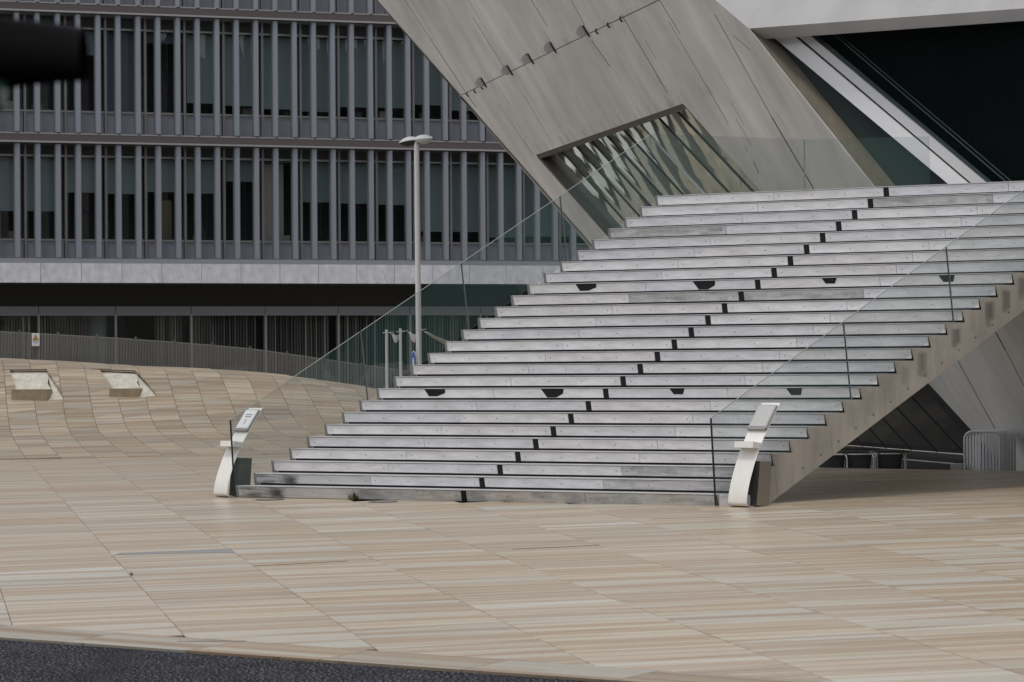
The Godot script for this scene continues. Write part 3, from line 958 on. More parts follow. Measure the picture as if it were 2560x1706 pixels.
func make_hall() -> void:
	var b := thing("concert_hall", "faceted pale concrete building leaning out over the wide metal stair", "building", Vector3(8.0, -0.3, -45.0))
	var shape_a := func() -> Shape:
		return mapped(HA, BA, Vector2(-PA.dot(HA), -PA.dot(BA)))
	# upper and lower lifts of the leaning face, with the joint between them
	var s: Shape = shape_a.call()
	s.prism(ring_a([[2.56, 4.012], [20.93, 4.012], [26.6, 11.0], [10.45, 11.0], [2.099, 3.614]]), IA * 0.008)
	put("upper_concrete_face", s, M.leaning, b)
	s = shape_a.call()
	var outer := poly2([[20.915, 3.995], [17.557, -0.172], [12.55, -5.69], [-10.0, -5.69], [-10.0, -1.0], [-4.0, -0.85], [-1.2, -0.6], [-0.117, -0.25], [1.389, 2.993], [2.54, 3.995]])
	var window := poly2([[17.573, 2.15], [6.40, 2.19], [4.53, -0.4], [15.40, -0.4]])
	var glaze := poly2([[1.21, -5.1], [3.32, -2.4], [11.5, -2.4], [9.4, -5.1]])
	for half in [poly2([[10, -20], [40, -20], [40, 20], [10, 20]]), poly2([[10, -20], [-20, -20], [-20, 20], [10, 20]])]:
		var left := Geometry2D.intersect_polygons(outer, half)
		for hole in [window, glaze]:
			var next: Array[PackedVector2Array] = []
			for p in left: next.append_array(Geometry2D.clip_polygons(p, hole))
			left = next
		for p in left:
			var r := PackedVector3Array()
			for q in p: r.append(face_a(q.x, q.y))
			s.prism(r, IA * 0.008)
	put("lower_concrete_face", s, M.leaning, b)
	s = Shape.new()
	s.prism(ring_a([[20.9, -0.0], [20.9, 4.0], [2.5, 4.0], [2.5, -0.0]].map(func(p): return [p[0], 3.99 if p[1] < 1 else 4.02]), 0.02), IA * 0.03)
	put("joint_backing", s, M.bed, b)
	# rest of the shell, out of sight behind the face
	s = Shape.new()
	s.prism(ring_a([[26.6, 11.0], [20.93, 4.012], [17.557, -0.172], [12.55, -5.69]]), (IA * 0.9 + HA * 0.05) * 4.0)
	put("side_wall", s, M.concrete, b)
	# --- window in the face
	s = shape_a.call()
	s.prism(ring_a([[17.57, 2.148], [6.405, 2.188], [6.33, 2.075], [17.47, 2.04]], 0.012), IA * 0.19)
	var w := put("window", s, M.window_frame, b)
	s = shape_a.call()
	s.prism(ring_a([[17.56, 2.10], [17.36, 2.04], [15.3, -0.4], [15.48, -0.4]], 0.014), IA * 0.19)
	put("frame_side", s, M.window_frame, w)
	var tops := [17.4, 16.19, 14.96, 13.73, 12.5, 11.25, 10.08, 8.78, 7.57, 6.34]
	for i in 9:
		var a0: float = tops[i]
		var a1: float = tops[i + 1]
		s = Shape.new()
		var rows := []
		for r in 15:
			var line := []
			var bb := 2.06 - r * 2.46 / 14.0
			for k in 15:
				var x := k / 14.0
				var bow := 0.011 * sin(PI * x) + 0.0012 * sin(TAU * x + i * 1.3) + 0.001 * sin(r * 0.45 + i * 2.0)
				line.append(face_a(lerpf(a0, a1, x) - (2.06 - bb) * 0.84, bb, 0.2 - bow))
			rows.append(line)
		s.smooth_grid(rows)
		put("pane", s, M.mirror_pane, w)
		if i == 0: continue
		s = Shape.new()
		var thick := 0.013
		s.prism(ring_a([[a0 - thick, 2.05], [a0 + thick, 2.05], [a0 + thick - 2.066, -0.4], [a0 - thick - 2.066, -0.4]], 0.178), IA * 0.03)
		put("mullion", s, M.bright_frame if i == 6 else M.dark_steel, w)
	# --- dark glazing under the stair
	s = Shape.new()
	s.prism(ring_a([[1.22, -5.1], [3.33, -2.4], [4.1, -2.4], [1.99, -5.1]], 0.1), IA * 0.1)
	var g := put("lower_glazing", s, M.dark_steel, b)
	for i in 6:
		var a := 1.99 + i * 1.2
		s = Shape.new()
		s.prism(ring_a([[a, -5.02], [a + 1.2, -5.02], [a + 1.2 + 2.18, -2.4], [a + 2.18, -2.4]], 0.18), IA * 0.02)
		put("pane", s, M.black_pane, g)
		s = Shape.new()
		s.prism(ring_a([[a + 1.178, -5.02], [a + 1.2, -5.02], [a + 3.38, -2.4], [a + 3.358, -2.4]], 0.165), IA * 0.02)
		put("mullion", s, M.dark_steel, g)
	s = Shape.new()
	s.prism(ring_a([[1.2, -5.03], [9.6, -5.03], [9.5, -5.1], [1.2, -5.1]], 0.04), IA * 0.14)
	put("sill", s, M.dark_panel, g)
	s = Shape.new()
	s.prism(ring_a([[1.25, -5.11], [9.5, -5.11], [9.0, -5.68], [0.9, -5.68]], -0.03), IA * 0.2)
	put("base_course", s, M.header, g)
	# --- fixing plates along the joint
	for p in [[18.196, 4.091], [15.689, 4.082], [13.767, 4.108], [11.873, 4.115], [9.31, 4.119]]:
		s = Shape.new()
		s.box(face_a(p[0], p[1] - 0.05, -0.012), HA * 0.025, BA * 0.12, IA * 0.012)
		var plate := put("fixing_plate", s, M.dark_steel, b)
		s = Shape.new()
		var r := PackedVector3Array()
		for k in 11:
			var q := PI * k / 10.0
			r.append(face_a(p[0] + 0.02, p[1] + 0.11 * cos(q) - 0.01, -0.02 - 0.17 * sin(q)))
		s.prism(r, HA * 0.02)
		put("ear", s, M.ear_grey, plate)
		for k in 2:
			s = Shape.new()
			var at := face_a(p[0] - 0.004, p[1] - 0.055 + 0.0 * k, -0.07 - 0.075 * k)
			s.tube([at, at - HA * 0.012], 0.016, 8)
			put("bolt", s, M.bright_frame, plate)
	for p in [[19.223, 3.977], [18.478, 3.985], [20.0, 3.98], [8.646, 4.0], [7.8, 4.01], [6.952, 4.01]]:
		s = Shape.new()
		s.tube([face_a(p[0], p[1] + 0.03, -0.02), face_a(p[0], p[1] - 0.01, -0.05), face_a(p[0] + 0.02, p[1] - 0.07, -0.03)], 0.016, 6)
		put("hook", s, M.dark_steel, b)
	# --- brighter face above the entrance
	var p1 := face_a(1.389, 2.993)
	var rise := Vector3(-0.471, 0.532, -0.62)
	var inward := Vector3(0.419, -0.507, -0.753).normalized()
	s = mapped(U, rise.normalized())
	s.prism(PackedVector3Array([p1, p1 + U * 11.0, p1 + U * 11.0 + rise * 7.5, p1 + rise * 7.5]), inward * 0.3)
	put("front_face", s, M.pale_concrete, b)
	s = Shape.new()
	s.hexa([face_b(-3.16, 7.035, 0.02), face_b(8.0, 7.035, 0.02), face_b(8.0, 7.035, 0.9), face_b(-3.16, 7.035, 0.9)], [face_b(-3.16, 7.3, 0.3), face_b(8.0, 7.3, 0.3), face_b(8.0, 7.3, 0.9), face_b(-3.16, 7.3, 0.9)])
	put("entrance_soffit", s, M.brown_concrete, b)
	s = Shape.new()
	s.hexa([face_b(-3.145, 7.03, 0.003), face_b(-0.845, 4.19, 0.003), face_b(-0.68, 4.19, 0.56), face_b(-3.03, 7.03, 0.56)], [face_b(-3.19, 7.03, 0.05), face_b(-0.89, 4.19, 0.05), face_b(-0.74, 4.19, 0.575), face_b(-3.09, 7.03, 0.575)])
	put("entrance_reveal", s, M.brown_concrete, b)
	# leaning white post and the strip beside it
	var slab_b := func(list: Array, n0: float, n1: float) -> Shape:
		var q := Shape.new()
		var r := PackedVector3Array()
		for p in list: r.append(face_b(p[0], p[1], n0))
		q.prism(r, N * (n1 - n0))
		return q
	put("entrance_post", slab_b.call([[-3.05, 7.03], [-2.70, 7.03], [0.50, 4.29], [0.19, 4.29]], 0.47, 0.63), M.white_beam, b)
	put("entrance_post_strip", slab_b.call([[-2.65, 7.03], [-2.45, 7.03], [0.77, 4.29], [0.545, 4.29]], 0.50, 0.63), M.grey_beam, b)
	put("post_groove", slab_b.call([[-2.71, 7.03], [-2.64, 7.03], [0.555, 4.29], [0.49, 4.29]], 0.56, 0.62), M.black, b)
	# glass of the entrance and the dark hall behind it
	put("side_pane", slab_b.call([[-3.08, 7.03], [0.2, 4.29], [-0.80, 4.29]], 0.58, 0.6), M.wedge_glass, b)
	var cuts := [-2.45, -1.045, 1.2, 3.5, 6.0]
	for i in 4:
		var c0: float = cuts[i]
		var c1: float = cuts[i + 1]
		var ring: Array = [[c0 + 0.004, 7.03], [c1 - 0.004, 7.03], [c1 - 0.004, 4.29], [c0 + 0.004, 4.29]]
		if i == 0: ring = [[-2.44, 7.03], [-1.049, 7.03], [-1.049, 5.84]]
		if i == 1: ring = [[-1.041, 7.03], [1.196, 7.03], [1.196, 4.29], [0.78, 4.29], [-1.041, 5.83]]
		put("entrance_pane", slab_b.call(ring, 0.62, 0.632), M.sheet_glass, b)
	put("glass_fin", slab_b.call([[-2.44, 7.03], [-2.36, 7.03], [0.86, 4.29], [0.78, 4.29]], 0.585, 0.6), M.green_edge, b)
	put("glass_fin", slab_b.call([[-1.98, 6.93], [-1.955, 6.93], [1.08, 4.29], [1.04, 4.29]], 0.606, 0.618), M.green_edge, b)
	put("glass_fin", slab_b.call([[-1.90, 6.93], [-1.885, 6.93], [1.16, 4.29], [1.13, 4.29]], 0.606, 0.618), M.green_edge, b)
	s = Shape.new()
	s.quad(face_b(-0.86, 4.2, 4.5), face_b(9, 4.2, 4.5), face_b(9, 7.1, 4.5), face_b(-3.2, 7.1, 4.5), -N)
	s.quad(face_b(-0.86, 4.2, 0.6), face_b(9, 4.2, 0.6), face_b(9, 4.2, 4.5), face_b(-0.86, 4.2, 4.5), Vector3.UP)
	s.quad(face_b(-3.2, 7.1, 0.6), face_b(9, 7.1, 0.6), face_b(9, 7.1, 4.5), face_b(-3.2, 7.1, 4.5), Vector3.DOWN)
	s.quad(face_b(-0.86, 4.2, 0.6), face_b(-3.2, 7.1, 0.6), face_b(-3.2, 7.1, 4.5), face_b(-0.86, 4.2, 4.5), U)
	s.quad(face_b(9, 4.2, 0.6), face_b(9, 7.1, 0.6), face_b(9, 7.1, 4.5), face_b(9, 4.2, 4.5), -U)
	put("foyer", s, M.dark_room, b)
	# walls that carry the landing on the right, out of the frame
	s = Shape.new()
	s.box(face_b(7.0, 1.9, 0.5), U * 3.6, Vector3(0, 2.3, 0), N * 0.2)
	put("base_wall", s, M.concrete, b)

# ---------------------------------------------------------------- the stair
func make_stair() -> void:
	var st := thing("staircase", "broad flight of brushed aluminium steps rising to the concert hall entrance", "staircase", Vector3(O.x, 0, O.z))
	rng.seed = 17
	var cuts := [[0.0, 1.867], [1.867, 3.559], [3.637, 5.399], [5.399, WIDE]]
	var screws := Shape.new()
	for k in range(1, 27):
		var m := float(k - 1)
		var y := k * RISE
		var front := func(t: float, down: float, back := 0.0) -> Vector3:   # a point of the raked riser face
			return stair(m, t, 0.006 + 0.028 * (down - 0.016) / 0.12 + back, y - down)
		# tread plate
		var s := mapped(U, N, Vector2(rng.randf() * 4, rng.randf() * 4))
		var q := 0.27
		s.hexa([stair(m, 0, -0.004, y), stair(m, WIDE, -0.004, y), stair(m, WIDE + SKEW * q / 0.21, q, y), stair(m, SKEW * q / 0.21, q, y)], [stair(m, 0, -0.004, y - 0.011), stair(m, WIDE, -0.004, y - 0.011), stair(m, WIDE + SKEW * q / 0.21, q, y - 0.011), stair(m, SKEW * q / 0.21, q, y - 0.011)])
		put("tread", s, M.tread, st)
		# black backing seen in the gaps
		s = Shape.new()
		s.hexa([stair(m, 0.05, 0.05, y - 0.163), stair(m, WIDE + 0.002, 0.05, y - 0.163), stair(m, WIDE + 0.002, 0.05, y - 0.012), stair(m, 0.05, 0.05, y - 0.012)], [stair(m, 0.17, 0.2, y - 0.163), stair(m, WIDE + 0.12, 0.2, y - 0.163), stair(m, WIDE + 0.12, 0.2, y - 0.012), stair(m, 0.17, 0.2, y - 0.012)])
		put("backing", s, M.black, st)
		# four boards to a riser
		for i in 4:
			var t0: float = cuts[i][0] + 0.003
			var t1: float = cuts[i][1] - 0.003
			var low := 0.137 if k > 1 else 0.155
			var mat: Material = M.board[rng.randi() % 3]
			s = mapped(U, Vector3.UP, Vector2(rng.randf() * 2, rng.randf()))
			if k == 1: mat = M.worn_board
			elif rng.randf() < 0.05 + (0.3 if k in [2, 3, 5, 6] and i == 3 else 0.0): mat = M.worn_board
			if k <= 2 and i == 0:
				mat = M.sooty_board
				s.off = Vector2(-stair(m, t0, 0, 0).dot(U) - (0.0 if k == 1 else -0.07), -y)
			s.hexa([front.call(t0, 0.017), front.call(t1, 0.017), front.call(t1, low), front.call(t0, low)], [front.call(t0, 0.017, 0.012), front.call(t1, 0.017, 0.012), front.call(t1, low, 0.012), front.call(t0, low, 0.012)])
			put("riser_board", s, mat, st)
			var holes := [0.075, t1 - t0 - 0.075]
			var between := 2 if t1 - t0 > 1.5 else 1
			for h in between: holes.append(lerpf(0.075, t1 - t0 - 0.075, (h + 1.0) / (between + 1.0)))
			for h in holes:
				if k % 9 == 0: continue
				var at: Vector3 = front.call(t0 + h, 0.082, 0.004)
				screws.tube([at, at - N * 0.007], 0.0068, 6)
		# black contrast strip in the wide joint
		s = Shape.new()
		s.hexa([front.call(3.565, 0.013, -0.002), front.call(3.631, 0.013, -0.002), front.call(3.631, 0.15, -0.002), front.call(3.565, 0.15, -0.002)], [front.call(3.565, 0.013, 0.03), front.call(3.631, 0.013, 0.03), front.call(3.631, 0.15, 0.03), front.call(3.565, 0.15, 0.03)])
		put("contrast_strip", s, M.black, st)
		# plate at the left end
		s = Shape.new()
		s.hexa([stair(m, -0.036, 0.0, y), stair(m, -0.012, 0.0, y), stair(m, -0.012, 0.034, y - RISE), stair(m, -0.036, 0.034, y - RISE)], [stair(m, -0.036 + SKEW, 0.21, y), stair(m, -0.012 + SKEW, 0.21, y), stair(m, -0.012 + SKEW, 0.21, y - RISE), stair(m, -0.036 + SKEW, 0.21, y - RISE)])
		put("end_plate", s, M.end_plate, st)
		# dark step lights of the ninth and eighteenth risers
		if k == 9 or k == 18:
			for list in [[[0.756, 0.014], [1.093, 0.014], [1.085, 0.07], [0.950, 0.115], [0.818, 0.115]], [[2.608, 0.014], [2.960, 0.014], [2.946, 0.08], [2.835, 0.133], [2.695, 0.133]], [[4.555, 0.014], [4.778, 0.014], [4.745, 0.092], [4.610, 0.092]], [[6.235, 0.014], [6.465, 0.014], [6.436, 0.105], [6.298, 0.105]]]:
				s = Shape.new()
				var r := PackedVector3Array()
				for p in list: r.append(front.call(p[0], p[1], -0.003))
				s.prism(r, N * 0.012)
				put("step_light", s, M.black, st)
	var sc := put("screws", screws, M.screw, st)
	sc.set_meta("kind", "stuff")
	# concrete flank: a zigzag panel cut at every third step
	var step := 0.26180
	var zig := PackedVector2Array([Vector2(0.1 * step, 0.0)])
	for k in range(1, 27):
		zig.append(Vector2((k - 1 + 0.16) * step, (k - 1) * RISE + 0.001))
		zig.append(Vector2((k - 1) * step, k * RISE - 0.004))
	zig.append(Vector2(26 * step, 26 * RISE - 0.004))
	zig.append(Vector2(36 * step, 26 * RISE - 0.004))
	zig.append(Vector2(36 * step, 3.86))
	zig.append(Vector2(26 * step, 3.86))
	zig.append(Vector2(2.66 * step, 0.005))
	var joints := [[-3.0, 0.0], [3.1, 0.45], [6.2, 0.95], [9.25, 1.47], [12.23, 1.95], [15.24, 2.44], [18.25, 2.95], [21.25, 3.45], [24.25, 3.95], [60.0, 4.0]]
	var flank := SH.normalized()
	for i in joints.size() - 1:
		var band := PackedVector2Array()
		for e in [[joints[i], 0.003, -1.0], [joints[i + 1], -0.003, -1.0], [joints[i + 1], -0.003, 6.0], [joints[i], 0.003, 6.0]]:
			band.append(Vector2((e[0][0] - 0.42 * (e[2] - e[0][1])) * step + e[1], e[2]))
		for p in Geometry2D.intersect_polygons(zig, band):
			var s := mapped(flank, Vector3.UP, Vector2(-(O + U * (WIDE + 0.034)).dot(flank), 0))
			var r := PackedVector3Array()
			for q in p: r.append(stair(q.x / step, WIDE + 0.034, 0, q.y))
			s.prism(r, -U * 0.03)
			put("flank_panel", s, M.flank, st)
	# the same outline closes the left flank, and the slab below joins them
	var s2 := mapped(flank, Vector3.UP)
	var rr := PackedVector3Array()
	for q in zig: rr.append(stair(q.x / step, 0.004, 0.03, maxf(q.y - 0.03, -0.05)))
	s2.prism(rr, U * 0.025)
	put("left_flank", s2, M.concrete, st)
	s2 = Shape.new()
	s2.hexa([stair(2.66, 0, 0, 0.005), stair(2.66, WIDE, 0, 0.005), stair(26, WIDE, 0, 3.86), stair(26, 0, 0, 3.86)], [stair(2.9, 0, 0, 0.12), stair(2.9, WIDE, 0, 0.12), stair(26, WIDE, 0, 3.96), stair(26, 0, 0, 3.96)])
	s2.hexa([stair(26, 0, 0, 3.86), stair(26, WIDE, 0, 3.86), stair(34, WIDE, 0, 3.86), stair(34, 0, 0, 3.86)], [stair(26, 0, 0, 3.96), stair(26, WIDE, 0, 3.96), stair(34, WIDE, 0, 3.96), stair(34, 0, 0, 3.96)])
	put("underside", s2, M.concrete, st)
	# landing
	s2 = mapped(U, N)
	var ring := PackedVector3Array([stair(25, 0.05, 0.06, 4.284), stair(34.6, 0, 0, 4.284), Vector3(6.56, 4.284, -40.9), Vector3(6.56, 4.284, -40.9) + U * 8.0, stair(25, WIDE + 3.0, 0.06, 4.284)])
	s2.prism(ring, Vector3(0, -0.2, 0))
	put("landing", s2, M.tread, st)
	# short return plate at the right foot
	s2 = Shape.new()
	s2.box(stair(0, WIDE + 0.26, 0.0, 0.085), U * 0.21, Vector3(0, 0.078, 0), N * 0.012)
	put("foot_plate", s2, M.worn_board, st)

# ---------------------------------------------------------------- glass balustrades
func make_railings() -> void:
	for side in 2:
		var t := -0.05 if side == 0 else WIDE - 0.012
		var label := "clear glass balustrade along the far left edge of the aluminium stair" if side == 0 else "clear glass balustrade along the near right edge of the aluminium stair"
		var r := thing("glass_balustrade", label, "balustrade", stair(0, t, 0, 0), "glass balustrades of the stair")
		var tops := [1.104, 0.1652] if side == 0 else [1.149, 0.1632]
		var feet := [0.0, 7.54, 13.48, 19.49, 25.2]
		if side == 1: feet = [0.0, 7.55, 13.53, 19.5, 25.2]
		for i in 4:
			var a: float = feet[i]
			var b: float = feet[i + 1]
			var corner := func(m: float, high: bool) -> Vector3:
				if high: return stair(m, t, 0, tops[0] + tops[1] * m)
				return stair(m, t, 0, 0.02 if m < 0.2 else 0.165 * m + 0.075)
			var la := 0.22 if i == 0 else 0.40
			var s := Shape.new()
			var ring := PackedVector3Array([corner.call(a + 0.03, false), corner.call(b - 0.03, false), corner.call(b - 0.40 - 0.03, true), corner.call(a - la + 0.03, true)])
			if i == 0: ring = PackedVector3Array([corner.call(a + 0.02, false), stair(2.0, t, 0, 0.02 + 0.165), corner.call(b - 0.03, false), corner.call(b - 0.43, true), corner.call(a - la + 0.02, true)])
			s.prism(ring, U * 0.012)
			var pane := put("pane", s, M.railing, r)
			# polished top edge and the dark joint at the foot of the panel
			s = Shape.new()
			var e0: Vector3 = corner.call(a - la + 0.03, true)
			var e1: Vector3 = corner.call(b - 0.43, true)
			s.box((e0 + e1) / 2 + U * 0.006 + Vector3(0, 0.003, 0), (e1 - e0) / 2, Vector3(0, 0.003, 0), U * 0.0065)
			put("polished_edge", s, M.glass_edge, pane)
			s = Shape.new()
			var f0: Vector3 = corner.call(a, false)
			var f1: Vector3 = corner.call(a - la, true)
			var wide := 0.0075 if i == 0 else 0.0035
			s.hexa([f0 - SH * wide * 4, f0 + SH * wide * 4, f1 + SH * wide * 4, f1 - SH * wide * 4], [f0 - SH * wide * 4 + U * 0.012, f0 + SH * wide * 4 + U * 0.012, f1 + SH * wide * 4 + U * 0.012, f1 - SH * wide * 4 + U * 0.012])
			put("joint", s, M.seal if i == 0 else M.seal_grey, pane)
			if i > 0:
				s = Shape.new()
				s.hexa([f0 + SH * 0.016, f0 + SH * 0.034, f1 + SH * 0.034, f1 + SH * 0.016], [f0 + SH * 0.016 + U * 0.013, f0 + SH * 0.034 + U * 0.013, f1 + SH * 0.034 + U * 0.013, f1 + SH * 0.016 + U * 0.013])
				put("lit_edge", s, M.glass_edge, pane)
	var r := thing("glass_balustrade", "level glass balustrade at the top landing in front of the leaning window", "balustrade", Vector3(4.488, 4.29, -41.343))
	var pts := [stair(25.0, -0.05, 0, 0), Vector3(4.488, 0, -41.343), Vector3(6.35, 0, -40.92)]
	for i in 2:
		var a: Vector3 = pts[i]
		var b: Vector3 = pts[i + 1]
		var d := (b - a).normalized()
		var lean := d * 0.09
		var s := Shape.new()
		s.prism(PackedVector3Array([a + d * 0.01 + Vector3(0, 4.27, 0), b - d * 0.01 + Vector3(0, 4.27, 0), b - d * 0.01 + Vector3(0, 5.213, 0), a + d * 0.01 - (lean if i == 0 else Vector3.ZERO) + Vector3(0, 5.213, 0)]), d.cross(Vector3.UP) * 0.012)
		var pane := put("pane", s, M.railing, r)
		s = Shape.new()
		s.box(b + Vector3(0, 4.745, 0), d * 0.009, Vector3(0, 0.468, 0), d.cross(Vector3.UP) * 0.008)
		if i == 0: put("joint", s, M.glass_edge, pane)

# ---------------------------------------------------------------- information stands
func make_signs() -> void:
	var d := Vector3(0.68, 0, -0.733)                 # the way they lean
	var w := Vector3(0.733, 0, 0.68)                  # across the plate
	for side in 2:
		var at := Vector3(-4.05, plane_y(-4.05, -37.46), -37.46) if side == 0 else Vector3(2.775, plane_y(2.775, -33.55) , -33.55)
		var s_all := 0.985 if side == 0 else 1.03
		var label := "slanted white metal information stand showing a printed notice, left of the steps" if side == 0 else "slanted white metal information stand with an empty frame, right of the steps"
		var o := thing("information_stand", label, "information stand", at, "information stands at the foot of the stair")
		var P := func(x: float, y: float, z: float) -> Vector3: return at + (w * x + Vector3(0, y, 0) + d * z) * s_all
		# plate: one bent strip
		var prof := [[0.20, 0.010], [0.10, 0.006], [0.04, 0.012], [0.008, 0.035], [0.0, 0.07], [0.018, 0.17], [0.06, 0.30], [0.125, 0.45], [0.20, 0.60], [0.285, 0.74], [0.40, 0.90], [0.55, 1.09], [0.675, 1.245]]
		var s := mapped(w, Vector3.UP, Vector2(side * 0.7, 0.3))
		var wide := 0.141
		var rows := []
		for k in prof.size() * 3 - 2:
			var i := mini(k / 3, prof.size() - 2)
			var f := (k - i * 3) / 3.0
			var i0 := maxi(i - 1, 0)
			var i3 := mini(i + 2, prof.size() - 1)
			rows.append([P.call(-wide, cubic_interpolate(prof[i][1], prof[i + 1][1], prof[i0][1], prof[i3][1], f), cubic_interpolate(prof[i][0], prof[i + 1][0], prof[i0][0], prof[i3][0], f)), P.call(wide, cubic_interpolate(prof[i][1], prof[i + 1][1], prof[i0][1], prof[i3][1], f), cubic_interpolate(prof[i][0], prof[i + 1][0], prof[i0][0], prof[i3][0], f))])
		var back := []
		for r in rows: back.append([r[0] + d * 0.008, r[1] + d * 0.008])
		s.smooth_grid(rows)
		s.smooth_grid(back, false, true)
		for k in rows.size() - 1:
			for e in 2: s.quad(rows[k][e], rows[k + 1][e], back[k + 1][e], back[k][e], w * (e * 2 - 1))
		s.quad(rows[-1][0], rows[-1][1], back[-1][1], back[-1][0], Vector3.UP)
		put("bent_plate", s, M.white_metal, o)
		# display frame on the plate
		var along: Vector3 = (P.call(0, 1.245, 0.675) - P.call(0, 0.9, 0.40)).normalized()
		var face: Vector3 = w.cross(along).normalized()
		if face.dot(d) > 0: face = -face
		var mid: Vector3 = P.call(0.0, 1.068, 0.533) + face * 0.018
		s = Shape.new()
		s.box(mid, w * 0.138 * s_all, along * 0.176 * s_all, face * 0.014)
		var frame := put("display_frame", s, M.frame_grey, o)
		s = Shape.new()
		s.box(mid + face * 0.016, w * 0.122 * s_all, along * 0.158 * s_all, face * 0.004)
		put("notice" if side == 0 else "blank_sheet", s, M.paper if side == 0 else M.grey_screen, frame)
		if side == 0:                                  # two short lines of print and a sign below them, too small to read
			s = Shape.new()
			for line in 2:
				for k in 9 - line:
					s.box(mid + face * 0.0215 + w * (-0.055 + k * 0.0145 + line * 0.004) + along * (0.075 - line * 0.036), w * (0.0035 + 0.0018 * ((k * 7 + line) % 3)), along * 0.0065, face * 0.0005)
			put("print", s, M.ink, frame)
			s = Shape.new()
			s.box(mid + face * 0.0215 - along * 0.045, w * 0.0065, along * 0.042, face * 0.0005)
			put("print_mark", s, M.ink, frame)
		s = Shape.new()
		s.box(mid - along * 0.190 * s_all + face * 0.004, w * 0.138 * s_all, along * 0.012, face * 0.022)
		put("frame_ledge", s, M.steel, frame)
		# shelf box
		s = Shape.new()
		s.hexa([P.call(-0.143, 0.715, 0.125), P.call(0.143, 0.715, 0.125), P.call(0.143, 0.79, 0.14), P.call(-0.143, 0.79, 0.14)], [P.call(-0.143, 0.70, 0.265), P.call(0.143, 0.70, 0.265), P.call(0.143, 0.765, 0.31), P.call(-0.143, 0.765, 0.31)])
		put("shelf_box", s, M.white_metal, o)
		# cabinet behind the plate
		s = Shape.new()
		s.hexa([P.call(0.0, 0.02, 0.16), P.call(0.17, 0.02, 0.16), P.call(0.20, 0.555, 0.20), P.call(0.03, 0.555, 0.20)], [P.call(0.0, 0.02, 0.40), P.call(0.17, 0.02, 0.40), P.call(0.20, 0.54, 0.42), P.call(0.03, 0.54, 0.42)])
		put("cabinet", s, M.dark_panel if side == 0 else M.steel, o)
		s = Shape.new()
		s.hexa([P.call(0.004, 0.02, 0.157), P.call(0.166, 0.02, 0.157), P.call(0.196, 0.553, 0.197), P.call(0.034, 0.553, 0.197)], [P.call(0.004, 0.02, 0.162), P.call(0.166, 0.02, 0.162), P.call(0.196, 0.553, 0.202), P.call(0.034, 0.553, 0.202)])
		put("cabinet_door", s, M.dark_steel, o)
		for x in [0.03, 0.14]:
			s = Shape.new()
			s.tube([P.call(x, -0.01, 0.22), P.call(x, 0.03, 0.22)], 0.012, 8)
			put("foot", s, M.dark_steel, o)

